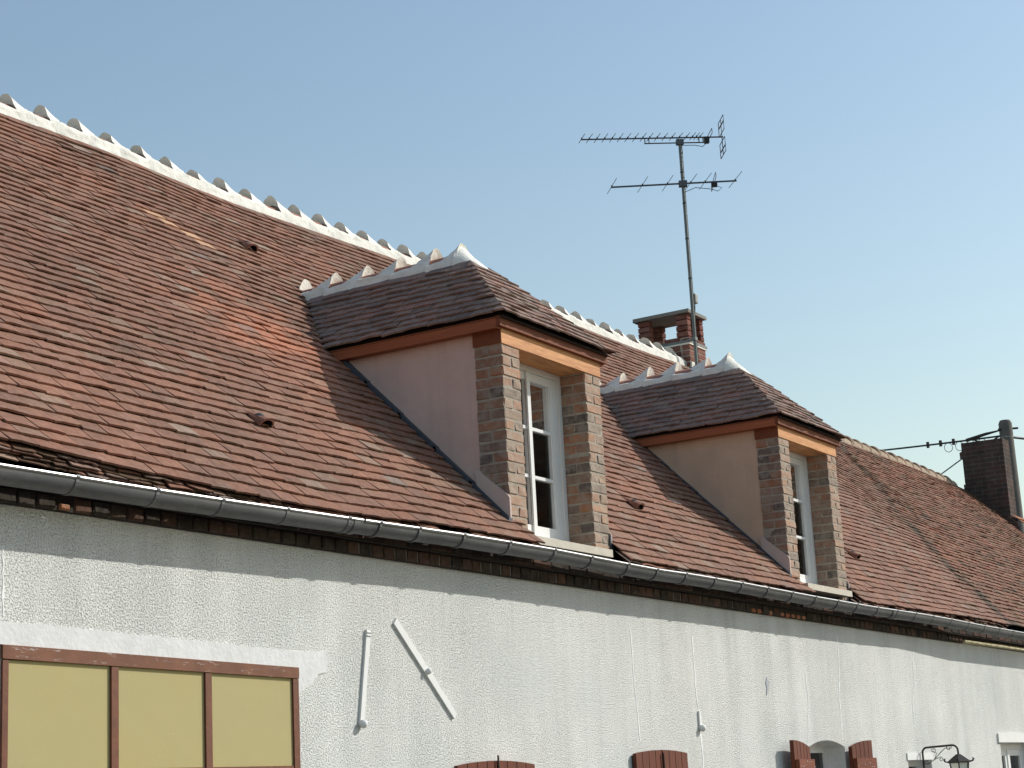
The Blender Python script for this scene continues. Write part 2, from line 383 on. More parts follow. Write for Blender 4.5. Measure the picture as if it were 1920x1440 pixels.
# ------------------------------------------------------------------ shape of the house
XL, XR = 0.8, 29.45                 # gable ends along the street
ZP, SL = 3.262, 0.9968              # roof plane at the wall face, slope
RID = [(8.28, 6.426), (8.871, 6.438), (9.449, 6.443), (10.096, 6.423), (10.731, 6.42), (11.539, 6.44), (12.19, 6.458), (13.051, 6.48), (15.976, 6.525), (17.619, 6.53), (18.6, 6.55), (19.6, 6.56), (21.0, 6.44), (23.0, 6.355), (24.2, 6.352), (26.8, 6.365), (29.57, 6.321)]
EAV = [(4.6, 0.03), (5.2, 0.034), (5.9, 0.008), (6.6, -0.012), (7.6, -0.022), (8.4, 0.004), (9.2, 0.008), (11, 0.01), (15.7, 0.012), (18.05, 0.045), (22, 0.05)]
D1 = Vector((9.527, 0.0, 4.440)); D2 = Vector((13.965, 0.0, 4.472))
W = 1.303
def roof_z(x, y):
    c = interp(RID, x) - (ZP + SL*3.2)
    return ZP + SL*y + c*max(0, y)/3.2 + interp(EAV, x)*math.exp(-max(0, y+0.12)/0.45)
CS, SN = math.cos(math.atan(SL)), math.sin(math.atan(SL))
Y0 = -0.135
def roof_map(u, v, n):
    y = Y0 + v*CS - n*SN
    return Vector((u, y, roof_z(u, Y0 + v*CS) + n*CS))

farmhouse = thing('farmhouse', (15, 1.5, 0), 'long white roughcast farmhouse with brown tiled roof and two brick dormers', 'house')

# ground
g = MB(); g.face([(-1500, -1500, 0), (1500, -1500, 0), (1500, 1500, 0), (-1500, 1500, 0)])
gr = g.build('ground', groundmat(), kind='structure'); gr['label'] = 'pale gravel ground in front of the farmhouse'

# ---- wall with its openings
def arch(x0, x1, zs, rise):
    return lambda x: zs + rise*(1 - ((2*(x-x0)/(x1-x0)) - 1)**2)
ZTOP = 2.935
HOLES = [(5.37, 7.335, lambda x: 2.30, 0.9, 0.06), (14.04, 14.84, arch(14.04, 14.84, 1.90, 0.055), 0.8, 0.22),
         (16.40, 17.06, lambda x: 1.775, 1.1, 0.2), (19.34, 20.5, lambda x: 1.935, 0.8, 0.2)]
m = MB()
xs = sorted(set([XL, XR] + [h[0] for h in HOLES] + [h[1] for h in HOLES] + [14.04 + 0.8*i/12 for i in range(13)]))
for a, b in zip(xs, xs[1:]):
    if b-a < 1e-6: continue
    c = (a+b)/2; h = next((q for q in HOLES if q[0] < c < q[1]), None)
    if h:
        m.face([(a, 0, h[2](a)), (b, 0, h[2](b)), (b, 0, ZTOP), (a, 0, ZTOP)])
        m.face([(a, 0, 0), (b, 0, 0), (b, 0, h[3]), (a, 0, h[3])])
        m.face([(a, 0, h[2](a)), (b, 0, h[2](b)), (b, h[4], h[2](b)), (a, h[4], h[2](a))], 1)
        m.face([(a, 0, h[3]), (b, 0, h[3]), (b, h[4], h[3]), (a, h[4], h[3])], 1)
    else:
        m.face([(a, 0, 0), (b, 0, 0), (b, 0, ZTOP), (a, 0, ZTOP)])
for h in HOLES:
    for x in (h[0], h[1]):
        m.face([(x, 0, h[3]), (x, h[4], h[3]), (x, h[4], h[2](x)), (x, 0, h[2](x))], 1)
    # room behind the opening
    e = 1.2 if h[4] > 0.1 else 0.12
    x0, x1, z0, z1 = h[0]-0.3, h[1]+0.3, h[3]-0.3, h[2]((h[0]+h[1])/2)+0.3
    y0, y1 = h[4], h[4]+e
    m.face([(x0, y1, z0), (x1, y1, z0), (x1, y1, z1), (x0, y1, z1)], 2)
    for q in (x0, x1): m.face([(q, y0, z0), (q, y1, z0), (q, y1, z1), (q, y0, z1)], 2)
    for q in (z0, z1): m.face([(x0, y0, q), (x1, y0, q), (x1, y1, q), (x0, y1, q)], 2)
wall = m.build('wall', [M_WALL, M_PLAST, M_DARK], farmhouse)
# gables and back wall
m = MB()
for x in (XL, XR):
    m.face([(x, 0.002, 0), (x, 6.6, 0), (x, 6.6, 3.0), (x, 3.35, 6.3), (x, 0.002, 3.0)])
m.face([(XL, 6.6, 0), (XR, 6.6, 0), (XR, 6.6, 3.0), (XL, 6.6, 3.0)])
m.build('rear_wall', M_WALL, farmhouse)

# ------------------------------------------------------------------ roof
m = MB()
dx_ = sorted([lerp(XL, XR, i/60) for i in range(61)] + [D.x+q_ for D in (D1, D2) for q_ in (0.05, W-0.05)])
for a, b in zip(dx_, dx_[1:]):
    c = (a+b)/2; ys = 1.42 if any(D.x+0.05 < c < D.x+W-0.05 for D in (D1, D2)) else 0.0
    m.face([(a, ys, roof_z(a, ys)-0.03), (b, ys, roof_z(b, ys)-0.03), (b, 3.25, roof_z(b, 3.25)-0.03), (a, 3.25, roof_z(a, 3.25)-0.03)])
    m.face([(a, 3.25, roof_z(a, 3.25)-0.03), (b, 3.25, roof_z(b, 3.25)-0.03), (b, 3.45, roof_z(b, 3.25)-0.03), (a, 3.45, roof_z(a, 3.25)-0.03)])
    m.face([(a, 3.45, roof_z(a, 3.25)-0.03), (b, 3.45, roof_z(b, 3.25)-0.03), (b, 6.8, 3.0), (a, 6.8, 3.0)])
roof = m.build('roof', M_DECK, farmhouse, label='brown tiled roof')

TL, TH = 0.132, 0.0115
def tile_geo(rng, wid, lb=None, rb=None, lt=None, rt=None, wild=1.0):
    """tile corners in (u, v, n); v=0 is the lower edge"""
    h = wid/2
    lb = -h if lb is None else lb; rb = h if rb is None else rb; lt = -h if lt is None else lt; rt = h if rt is None else rt
    nb = 0.0262 + rng.uniform(-0.0035, 0.004)*wild; nt_ = 0.0085 + rng.uniform(-0.001, 0.001)
    crown = rng.uniform(-0.001, 0.0045)*wild; tw = rng.uniform(-0.004, 0.004)*wild
    vv = [rng.uniform(-0.0035, 0.0035)*wild for _ in range(4)]
    if rng.random() < 0.10*wild: vv[rng.choice((0, 3))] += rng.uniform(0.006, 0.016)
    verts = []
    for k, t in enumerate((0.0, 0.34, 0.68, 1.0)):
        ub, ut = lerp(lb, rb, t), lerp(lt, rt, t)
        z = crown*(1-(2*t-1)**2) + tw*(t-0.5)
        verts += [(ub, vv[k], nb+z), (ub, vv[k]+0.001, nb+z-TH), (ut, TL, nt_+z*0.4)]
    fs = []
    for k in range(3):
        a = k*3; b = a+3
        fs += [(a, b, b+2, a+2), (a+1, b+1, b, a)]
    fs += [(0, 2, 1), (9, 10, 11)]
    return verts, fs

def excl(y):
    """stretches of the eave length taken up by the dormers at depth y"""
    o = []
    for D in (D1, D2):
        if y < 0.0: o.append((D.x+0.16, D.x+W+0.01))
        elif y < 1.33: o.append((D.x+0.006, D.x+W-0.006))
        elif y < 2.06:
            t = 1-(y-1.345)/0.72; t = min(1.0, t)
            o.append((D.x+W/2-(W/2+0.083)*t+0.03, D.x+W/2+(W/2+0.083)*t-0.03))
        else: o.append(None)
    return o
CH1 = (19.10, 19.57, 3.15)
OLDB = [(-0.2, 19.72), (0.0, 19.78), (0.55, 19.98), (1.33, 20.95), (1.86, 21.75), (2.47, 22.6), (3.4, 23.9)]

def cam_px(p):
    d = p - CAM; z = d.dot(fwd)
    return 960 + 3379.85*d.dot(r2)/z, 720 - 3379.85*d.dot(u2)/z, z

rngT = random.Random(11)
tiles = []     # (distance, in view, u-centre, v, geo, material index)
GAUGE = 0.0862
row = 0; v = 0.0
PALE = [(8.93, 2.40), (9.12, 2.33), (9.05, 2.40), (9.27, 2.27), (9.22, 2.20)]
while Y0 + v*CS < 3.115:
    x = XL - 0.05 - rngT.random()*0.17
    ph = rngT.uniform(0, 6.28)
    while x < XR:
        wid = rngT.uniform(0.158, 0.196); a, b = x, x+wid-rngT.uniform(0.002, 0.006); x += wid
        yb, yt = Y0 + v*CS, Y0 + (v+TL)*CS
        uc = (a+b)/2
        lb, rb, lt, rt = a, b, a, b; skip = False
        for eb, et in zip(excl(yb), excl(yt)):
            if eb is None: continue
            et = et or ((eb[0]+eb[1])/2,)*2
            if uc < (eb[0]+eb[1])/2: rb, rt = min(rb, eb[0]), min(rt, et[0])
            else: lb, lt = max(lb, eb[1]), max(lt, et[1])
        if rb-lb < 0.02 and rt-lt < 0.02: continue
        rb = max(rb, lb+0.003); rt = max(rt, lt+0.003)
        if CH1[0] < uc < CH1[1] and yb > CH1[2]-0.05: continue
        old = uc > interp(OLDB, yb)
        wave = 0.0045*math.sin(uc*1.9+ph) + 0.003*math.sin(uc*5.1+ph*2)
        wl = 1.3 if old else 1.0
        geo = tile_geo(rngT, wid, lb-uc, rb-uc, lt-uc, rt-uc, wl)
        dv = wave + rngT.uniform(-0.003, 0.003)*wl
        if rngT.random() < 0.010: dv -= rngT.uniform(0.010, 0.026)      # slipped tile
        mi = 0
        if old:
            mi = 1
            d = uc - interp(OLDB, yb)
            if d < 0.36 and rngT.random() < 0.75: mi = 2
            elif rngT.random() < 0.05: mi = 2
        else:
            k = rngT.random()
            if k < 0.008: mi = 4
            elif k < 0.02: mi = 5
        if 2.19 < yb < 2.42 and abs(uc - (8.97+(2.40-yb)*1.5)) < 0.135: mi = 3
        whole = (lb, rb, lt, rt) == (a, b, a, b)
        tiles.append([uc, v+dv, geo, mi, whole, wid])
    v += GAUGE + 0.0085*(1-sstep(0.6, 2.0, v)) + rngT.uniform(-0.002, 0.002); row += 1

TMATS = [M_TILE, M_OLD, M_BLACK, M_PALE, M_GREYT, M_DTILE]
def emit(mb, mapf, uc, v, geo, mi):
    vs_, fs_ = geo
    mb.mesh([mapf(uc+p[0], v+p[1], p[2]) for p in vs_], fs_, mi)

# the 300 nearest whole tiles in the picture are pieces of their own, from shared shapes
rank = []
for i, t in enumerate(tiles):
    p = roof_map(t[0], t[1]+0.04, 0.03); px, py, z = cam_px(p)
    if 5 < px < 1915 and 5 < py < 1435 and t[4] and t[3] in (0, 4, 5): rank.append((z, i))
rank.sort(); single = {i for _, i in rank[:300]}
VAR = {}
rngV = random.Random(5)
def variant(mi):
    if mi not in VAR:
        VAR[mi] = []
        for _ in range(14):
            q = MB(); q.mesh(*tile_geo(rngV, 0.172), mi=0); VAR[mi].append(q.data('tile', TMATS[mi]))
    return rngV.choice(VAR[mi])
mb = MB()
for i, t in enumerate(tiles):
    if i in single:
        o = roof_map(t[0], t[1], 0); e = roof_map(t[0], t[1]+0.1, 0); ux = roof_map(t[0]+0.05, t[1], 0)
        X = (ux-o).normalized(); Yv = (e-o); Yv = (Yv - X*Yv.dot(X)).normalized(); Z = X.cross(Yv)
        ro = Matrix.Rotation(rngV.uniform(-0.012, 0.012), 4, 'Z')
        M = Matrix(((X.x, Yv.x, Z.x, o.x), (X.y, Yv.y, Z.y, o.y), (X.z, Yv.z, Z.z, o.z), (0, 0, 0, 1))) @ ro @ Matrix.Diagonal((t[5]/0.176, 1, 1, 1))
        link('tile', variant(t[3]), roof, mat=M)
    else: emit(mb, roof_map, t[0], t[1], t[2], t[3])
# broken under-eave tiles packed below the first course
rngU = random.Random(3)
for lay in range(4):
    x = 4.0
    while x < 19.6:
        wid = rngU.uniform(0.09, 0.2); xx = x + wid/2; x += wid + rngU.uniform(0.0, 0.012)
        dense = 1.0 if xx < 7.9 else (0.75 if 10.9 < xx < 13.0 else 0.55)
        if rngU.random() > dense or any(D.x+0.1 < xx < D.x+W for D in (D1, D2)): continue
        gm = tile_geo(rngU, wid-0.006, wild=2.0)
        emit(mb, lambda u, v_, n_: roof_map(u, v_, n_*0.6), xx, -0.006-0.011*lay+rngU.uniform(-0.012, 0.010), ([(p[0], p[1], p[2]-0.026-0.021*lay) for p in gm[0]], gm[1]), rngU.choice((0, 0, 2, 5)))
mb.build('tile_courses', TMATS, roof, kind='stuff')

# rear slope, plain courses
mb = MB(); v = 0
while v < 4.6:
    x = XL
    while x < XR:
        gm = tile_geo(rngT, 0.6); emit(mb, lambda u, v_, n_: Vector((u, 6.85 - v_*0.72 + n_*0.69, 3.0 + v_*0.70 + n_*0.72)), x+0.3, v, ([(p[0], p[1]*1.6, p[2]) for p in gm[0]], gm[1]), 0); x += 0.6
    v += 0.16
mb.build('rear_tile_courses', TMATS, roof, kind='stuff')

# ---- vent tiles (little triangular hoods)
def vent_tile(u, v):
    q = MB(); N = 8
    P = lambda p: roof_map(u+p[0], v+p[1], p[2])
    def arc(w_, h_, vv, n0): return [(-w_*math.cos(math.pi*k/N), vv, n0+h_*math.sin(math.pi*k/N)**0.8) for k in range(N+1)]
    A, B_, C_, D_ = arc(0.058, 0.056, -0.012, 0.028), arc(0.046, 0.043, -0.013, 0.028), arc(0.042, 0.04, 0.07, 0.022), arc(0.05, 0.004, 0.14, 0.022)
    for k in range(N):
        q.face([P(A[k]), P(A[k+1]), P(D_[k+1]), P(D_[k])], 0)
        q.face([P(A[k]), P(A[k+1]), P(B_[k+1]), P(B_[k])], 0)
        q.face([P(B_[k]), P(B_[k+1]), P(C_[k+1]), P(C_[k])], 1)  # mouth lined black in place of the shade inside
    q.face([P(p) for p in C_], 1)
    q.build('vent_tile', [M_VENT, M_BLK], roof)
for u, y in ((9.967, 2.40), (7.60, 0.40), (12.065, 0.42), (16.633, 0.42)):
    vent_tile(u, (y-Y0)/CS)

# ---- ridge: half-round tiles under white mortar with a crest at each joint
def ridge_meshes(seed, L):
    rng = random.Random(seed); NS, NTH = 17, 31
    a0, b0 = 0.116, 0.120
    t = MB()
    vs_ = []; fs_ = []
    for s in range(2):
        for k in range(13):
            th = math.pi*k/12
            vs_.append((s*L, -a0*math.cos(th), b0*math.sin(th)))
    for k in range(12): fs_.append((k, k+1, 13+k+1, 13+k))
    t.mesh(vs_, fs_)
    tile = t.data('ridge_tile', M_TERRA, True)
    q = MB(); vs_ = []; fs_ = []
    hgt = rng.uniform(0.076, 0.102); reach = rng.uniform(0.58, 0.74); jit = [rng.uniform(-0.006, 0.006) for _ in range(NTH)]
    ph = rng.uniform(0, 6)
    for i in range(NS):
        s = i/(NS-1); sx = s*(L+0.02)
        cr = max(0.0, 1-s/reach)**1.35*hgt
        lim = rad(lerp(76, 36, min(1, s/0.5)**0.8) + 3*math.sin(s*5+ph))
        for k in range(NTH):
            th = lerp(-0.62, math.pi+0.62, k/(NTH-1)); ab = min(th, math.pi-th)
            sk = lerp(lerp(0.012, 0.027, sstep(0.0, 0.45, s)), -0.012, sstep(lim-0.30, lim+0.12, ab))
            c = cr*(0.15*sstep(0.3, 1.2, ab) + 0.85*sstep(0.55, 1.62, ab)**1.2)
            th_ = max(sk, sk*(1-sstep(0.0, 0.02, cr)) + c) if c > 0.004 else sk
            th_ += jit[k]*0.6 + 0.002*math.sin(s*11+k*1.7+ph)
            if ab < 0: th_ += 0.030*min(1, -ab/0.5)
            r = 1
            vs_.append((sx, -(a0+th_)*math.cos(th), (b0+th_*1.0)*math.sin(th)))
    for i in range(NS-1):
        for k in range(NTH-1):
            a = i*NTH+k; fs_.append((a, a+1, a+NTH+1, a+NTH))
    # standing face of the crest, slightly hollow
    base = len(vs_)
    for k in range(NTH):
        th = lerp(-0.62, math.pi+0.62, k/(NTH-1)); vs_.append((0.045, -(a0-0.02)*math.cos(th), (b0-0.02)*math.sin(th)))
    for k in range(NTH-1): fs_.append((k, base+k, base+k+1, k+1))
    q.mesh(vs_, fs_)
    return tile, q.data('mortar_crest', M_MORT, True)
RV = [ridge_meshes(30+i, 0.327) for i in range(16)]
ZADJ = 0.016
x = 8.456 - 0.327*22; i = 0; rr = random.Random(9)
while x < 19.05:
    xe = min(x+0.327, 19.1)
    if x > XL-0.1:
        z0, z1 = interp(RID, x)+ZADJ, interp(RID, xe)+ZADJ
        k = rr.randrange(16)
        X = Vector((0.327, 0, z1-z0)).normalized(); Yv = Vector((0, 1, 0)); Z = X.cross(Yv)
        yj = 3.345+rr.uniform(-0.008, 0.008); z0 += rr.uniform(-0.007, 0.007); z1 += rr.uniform(-0.007, 0.007)
        M = Matrix(((X.x, 0, Z.x, x), (X.y, 1, Z.y, yj), (X.z, 0, Z.z, z0), (0, 0, 0, 1)))
        link('ridge_tile', RV[k][0], roof, mat=M); link('mortar_crest', RV[k][1], roof, mat=M)
    x += 0.327; i += 1
# old lapped ridge beyond the chimney
q = MB(); vs_ = []; fs_ = []
for j, (s, ra) in enumerate(((0.0, 0.140), (0.06, 0.150), (0.40, 0.108))):
    for k in range(13):
        th = math.pi*k/12; vs_.append((s, -ra*math.cos(th), ra*1.05*math.sin(th)))
for j in range(2):
    for k in range(12): a = j*13+k; fs_.append((a, a+1, a+14, a+13))
vs_ += [(0.0, -0.1*math.cos(math.pi*k/12), 0.1*math.sin(math.pi*k/12)) for k in range(13)]
for k in range(12): fs_.append((k, 39+k, 40+k, k+1))
q.mesh(vs_, fs_); oldr = q.data('ridge_tile', M_TERRA_OLD, True)
q = MB(); rr2 = random.Random(4)
pr = [(s/8*0.37, -0.150-rr2.uniform(0, 0.012), -0.03) for s in range(9)] + [(s/8*0.37, -0.137, 0.035+0.03*math.sin(s/8*3.1)) for s in range(9)]
q.mesh(pr, [(k, k+1, 10+k, 9+k) for k in range(8)]); oldm = q.data('mortar_bed', M_MORT2)
x = 19.62
while x < 28.9:
    z0, z1 = interp(RID, x)-0.012, interp(RID, x+0.37)-0.012
    X = Vector((0.37, 0, z1-z0)).normalized(); Z = X.cross(Vector((0, 1, 0)))
    M = Matrix(((X.x, 0, Z.x, x), (0, 1, 0, 3.33+rr2.uniform(-0.008, 0.008)), (X.z, 0, Z.z, z0+rr2.uniform(-0.006, 0.006)), (0, 0, 0, 1)))
    link('ridge_tile', oldr, roof, mat=M); link('mortar_bed', oldm, roof, mat=M); x += 0.37

# ------------------------------------------------------------------ brick shapes
def brick_mesh(sx, sy, sz, mat, rng, name='brick', bev=0.006, j=0.003):
    bm = bmesh.new(); bmesh.ops.create_cube(bm, size=1.0)
    for vtx in bm.verts: vtx.co = Vector((vtx.co.x*sx, vtx.co.y*sy, vtx.co.z*sz))
    bmesh.ops.bevel(bm, geom=list(bm.edges), offset=bev, segments=1, profile=0.5, affect='EDGES')
    for vtx in bm.verts: vtx.co += Vector((rng.uniform(-j, j), rng.uniform(-j, j), rng.uniform(-j*0.7, j*0.7)))
    me = bpy.data.meshes.new(name); bm.to_mesh(me); bm.free(); me.materials.append(mat); return me
rb = random.Random(21)
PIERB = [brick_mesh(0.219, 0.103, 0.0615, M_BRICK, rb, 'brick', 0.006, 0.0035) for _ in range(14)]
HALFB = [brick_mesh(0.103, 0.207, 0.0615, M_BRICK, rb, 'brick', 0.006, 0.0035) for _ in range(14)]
COURSE = 0.0692

# ------------------------------------------------------------------ dormers
def dormer(D, cheek, label, seed):
    rng = random.Random(seed)
    P = lambda x, y, z: (D.x+x, D.y+y, D.z+z)
    rt = lambda y: -1.178 + SL*y              # main roof height, dormer frame
    if D is D2: rt = lambda y: ZP + SL*y - D.z
    # cheeks: rendered walls between the piers and the main roof
    ck = []
    for x0, x1 in ((0.010, 0.11), (W-0.11, W-0.010)):
        yb = (0.101 - rt(0))/SL
        ck.append(MB().prism([(D.y+0.205, D.z+rt(0.205)-0.05), (D.y+yb+0.1, D.z+rt(yb)-0.05), (D.y+yb+0.1, D.z+0.115), (D.y+0.205, D.z+0.115)], 0, D.x+x0, D.x+x1))
    dm = ck[0].build('dormer', cheek, farmhouse, label=label)
    ck[1].build('cheek_wall', cheek, dm)
    def sub(mb_, name, mat, smooth=False, kind=None): return mb_.build(name, mat, dm, smooth, kind=kind)
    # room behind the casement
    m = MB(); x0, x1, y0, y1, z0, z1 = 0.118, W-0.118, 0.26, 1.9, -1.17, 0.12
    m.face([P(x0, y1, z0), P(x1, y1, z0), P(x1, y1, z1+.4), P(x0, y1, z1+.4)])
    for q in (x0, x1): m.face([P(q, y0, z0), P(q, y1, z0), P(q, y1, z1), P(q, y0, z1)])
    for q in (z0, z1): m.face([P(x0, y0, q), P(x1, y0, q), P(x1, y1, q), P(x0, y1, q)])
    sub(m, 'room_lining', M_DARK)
    # piers: mortar core and laid bricks
    for x0 in (0.0, W-0.22):
        sub(MB().box(P(x0+0.0055, 0.0045, -1.34), P(x0+0.2145, 0.206, 0.0)), 'pier_core', M_JOINT)
    nC = 19
    for pi_, x0 in enumerate((0.0, W-0.22)):
        for c in range(nC):
            zc = -0.005 - COURSE*(c+0.5)
            along = (c + pi_) % 2 == 0
            for k in range(2):
                jx, jy = rng.uniform(-0.0015, 0.0025), rng.uniform(-0.0025, 0.001)
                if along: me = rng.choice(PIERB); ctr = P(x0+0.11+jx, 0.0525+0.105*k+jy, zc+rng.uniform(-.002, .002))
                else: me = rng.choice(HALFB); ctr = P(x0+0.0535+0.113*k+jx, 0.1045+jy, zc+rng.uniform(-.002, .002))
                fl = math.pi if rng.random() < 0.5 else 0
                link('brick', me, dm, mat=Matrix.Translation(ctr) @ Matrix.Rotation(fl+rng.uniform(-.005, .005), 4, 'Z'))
    # lintel and eave boards
    m = MB().box(P(-0.003, -0.004, 0.0), P(W+0.003, 0.202, 0.0995)); sub(m, 'lintel', M_LINTEL)
    # stained face of the lintel end
    m = MB().box(P(-0.007, 0.0, 0.001), P(-0.0035, 0.212, 0.0985)); sub(m, 'lintel_end', M_FASCF)
    m = MB(); m.box(P(-0.060, -0.034, 0.100), P(W+0.060, -0.0045, 0.164)); sub(m, 'front_fascia', M_FASCF)
    sub(MB().box(P(-0.060, -0.0042, 0.088), P(0.008, 1.44, 0.160)), 'side_fascia', M_FASCY); sub(MB().box(P(W-0.008, -0.0042, 0.088), P(W+0.060, 1.44, 0.160)), 'side_fascia', M_FASCY)
    m = MB(); m.box(P(0.0, 0.0, 0.1015), P(W, 0.22, 0.15)); sub(m, 'wall_plate', M_LINTEL)
    # sill
    m = MB(); m.prism([(D.y-0.085, D.z-1.283), (D.y+0.22, D.z-1.272), (D.y+0.22, D.z-1.212), (D.y-0.085, D.z-1.232)], 0, D.x+0.160, D.x+1.172); sub(m, 'sill', M_SILL)
    # casement: outer frame, two leaves with three panes each
    yf = 0.203; z0, z1 = -1.212, -0.001; xa, xb = 0.2205, W-0.2205; xm = (xa+xb)/2
    m = MB(); m.box(P(xa, yf-0.01, z0), P(xa+0.045, yf+0.05, z1)); m.box(P(xb-0.045, yf-0.01, z0), P(xb, yf+0.05, z1))
    m.box(P(xa+0.045, yf-0.009, z1-0.04), P(xb-0.045, yf+0.05, z1)); m.box(P(xa+0.045, yf-0.03, z0), P(xb-0.045, yf+0.05, z0+0.055)); sub(m, 'window_frame', M_WPAINT)
    for s in (0, 1):
        l = (xa+0.047) if s == 0 else xm+0.001; r = xm-0.001 if s == 0 else (xb-0.047)
        b, t = z0+0.058, z1-0.043; st = 0.062; wi = 0.018; wj = 0.088
        if s == 0: wi, wj = 0.088, 0.018
        m = MB(); m.box(P(l, yf, b), P(l+wi, yf+0.044, t)); m.box(P(r-wj, yf, b), P(r, yf+0.044, t))
        m.box(P(l+wi, yf+0.001, b), P(r-wj, yf+0.044, b+0.07)); m.box(P(l+wi, yf+0.001, t-0.055), P(r-wj, yf+0.044, t))
        m.box(P(l+wi, yf+0.008, b+0.07), P(l+wi+0.012, yf+0.036, t-0.055)); m.box(P(r-wj-0.012, yf+0.008, b+0.07), P(r-wj, yf+0.036, t-0.055))
        sub(m, 'window_sash', M_WPAINT)
        lo, hi = b+0.07, t-0.055; hgt = (hi-lo)/3
        for k in (1, 2):
            m = MB().box(P(l+wi+0.0125, yf+0.004, lo+hgt*k-0.011), P(r-wj-0.0125, yf+0.042, lo+hgt*k+0.011)); sub(m, 'glazing_bar', M_WPAINT)
        for k in range(3):
            m = MB(); m.face([P(l+wi+0.012, yf+0.03, lo+hgt*k+(0.0145 if k else 0)), P(r-wj-0.012, yf+0.03, lo+hgt*k+(0.0145 if k else 0)), P(r-wj-0.012, yf+0.03, lo+hgt*(k+1)-(0.0145 if k < 2 else 0)), P(l+wi+0.012, yf+0.03, lo+hgt*(k+1)-(0.0145 if k < 2 else 0))]); sub(m, 'pane', M_GLASS)
    m = MB().box(P(xm-0.035, yf-0.014, z0+0.06), P(xm+0.005, yf-0.0005, z1-0.044)); sub(m, 'meeting_cover', M_WPAINT)
    if D is D1:
        # small white ornament hanging behind the glass
        m = MB(); cx_, cy_ = xm+0.100, yf+0.062
        for k, (dz, rr_) in enumerate(((-0.31, 0.016), (-0.345, 0.024), (-0.385, 0.028), (-0.42, 0.018))):
            m.tube([P(cx_+rr_*math.cos(a*0.785), cy_, dz+rr_*math.sin(a*0.785)) for a in range(9)], 0.006, 5)
        m.tube([P(cx_, cy_, -0.26), P(cx_, cy_, -0.31)], 0.003, 5)
        sub(m, 'hanging_ornament', M_WPAINT)
    # lead flashing and rendered fillet where the cheek meets the roof
    q = 0.03
    for sx in (0, 1):
        xo = (-0.03, 0.012) if sx == 0 else (W-0.012, W+0.03)
        m = MB(); n_ = 5
        ys = [lerp(-0.01, 1.30, k/n_) for k in range(n_+1)]
        for a, b in zip(ys, ys[1:]):
            m.prism([(D.y+a, D.z+rt(a)-0.02), (D.y+b+0.02, D.z+rt(b+0.02)-0.02), (D.y+b+0.02, D.z+rt(b+0.02)+0.055), (D.y+a, D.z+rt(a)+0.062)], 0, D.x+xo[0], D.x+xo[1])
        sub(m, 'lead_flashing', M_LEAD)
    for xo, kk_ in (((-0.016, 0.002), 1.0), ((W-0.002, W+0.010), 0.45)):
        poly = [(-0.012, rt(-0.012)+0.06), (0.225, rt(0.225)+0.06), (0.235, rt(0.225)+0.15), (0.21, rt(0.21)+0.175), (0.18, rt(0.18)+0.17), (0.0, rt(0.0)+0.195), (-0.012, rt(-0.012)+0.19)]
        sub(MB().prism([(D.y+a, D.z+rt(a)+(b-rt(a))*kk_) for a, b in poly], 0, D.x+xo[0], D.x+xo[1]), 'render_fillet', M_SOLIN)
    # ---- hipped roof
    e, ez, S2 = 0.083, 0.163, 0.977
    half = W/2+e; apz = ez+half*S2; c2, s2 = math.cos(math.atan(S2)), math.sin(math.atan(S2))
    m = MB()
    fl, fr, ap = P(-e+.02, -0.06, ez-0.012), P(W+e-.02, -0.06, ez-0.012), P(W/2, -0.079+half, apz-0.03)
    bk = P(W/2, (apz-rt(0))/SL, apz-0.03); bl, br = P(-e+.02, (ez-rt(0))/SL, ez-0.012), P(W+e-.02, (ez-rt(0))/SL, ez-0.012)
    m.face([fl, fr, ap]); m.face([fl, ap, bk, bl]); m.face([fr, br, bk, ap]); m.face([fl, bl, br, fr])
    sub(m, 'roof_deck', M_DECK)
    GD = 0.0745; VM = 0.535/c2
    rng2 = random.Random(seed+50)
    yv = lambda z: (z-rt(0))/SL
    stuff = MB()
    def side(sign):
        vv = 0.0
        while vv < VM:
            zz = ez+vv*s2
            lo = lambda v_: -0.079 + v_*c2          # hip: y grows with run
            hi = lambda v_: yv(ez+v_*s2) + 0.02
            y = lo(vv) - rng2.random()*0.15
            while y < hi(vv):
                wd = rng2.uniform(0.15, 0.185); a, b = y, y+wd-0.004; y += wd; uc = (a+b)/2
                lb, lt = max(a, lo(vv)-0.012), max(a, lo(vv+TL)-0.012); rb_, rt_ = min(b, hi(vv)), min(b, hi(vv+TL))
                if rb_-lb < 0.015: continue
                rt_ = max(rt_, lt+0.002)
                gm = tile_geo(rng2, wd, lb-uc, rb_-uc, lt-uc, rt_-uc, 1.1)
                if sign < 0: mp = lambda u, v_, n_: Vector(P(-e+v_*c2-n_*s2, u, ez+v_*s2+n_*1.35*c2))
                else: mp = lambda u, v_, n_: Vector(P(W+e-v_*c2+n_*s2, u, ez+v_*s2+n_*c2))
                if sign < 0: q_ = MB(); emit(q_, mp, uc, vv+rng2.uniform(-.003, .003), gm, 0); sub(q_, 'tile', M_DTILE)
                else: emit(stuff, mp, uc, vv, gm, 0)
            vv += GD
    side(-1); side(1)
    vv = 0.0
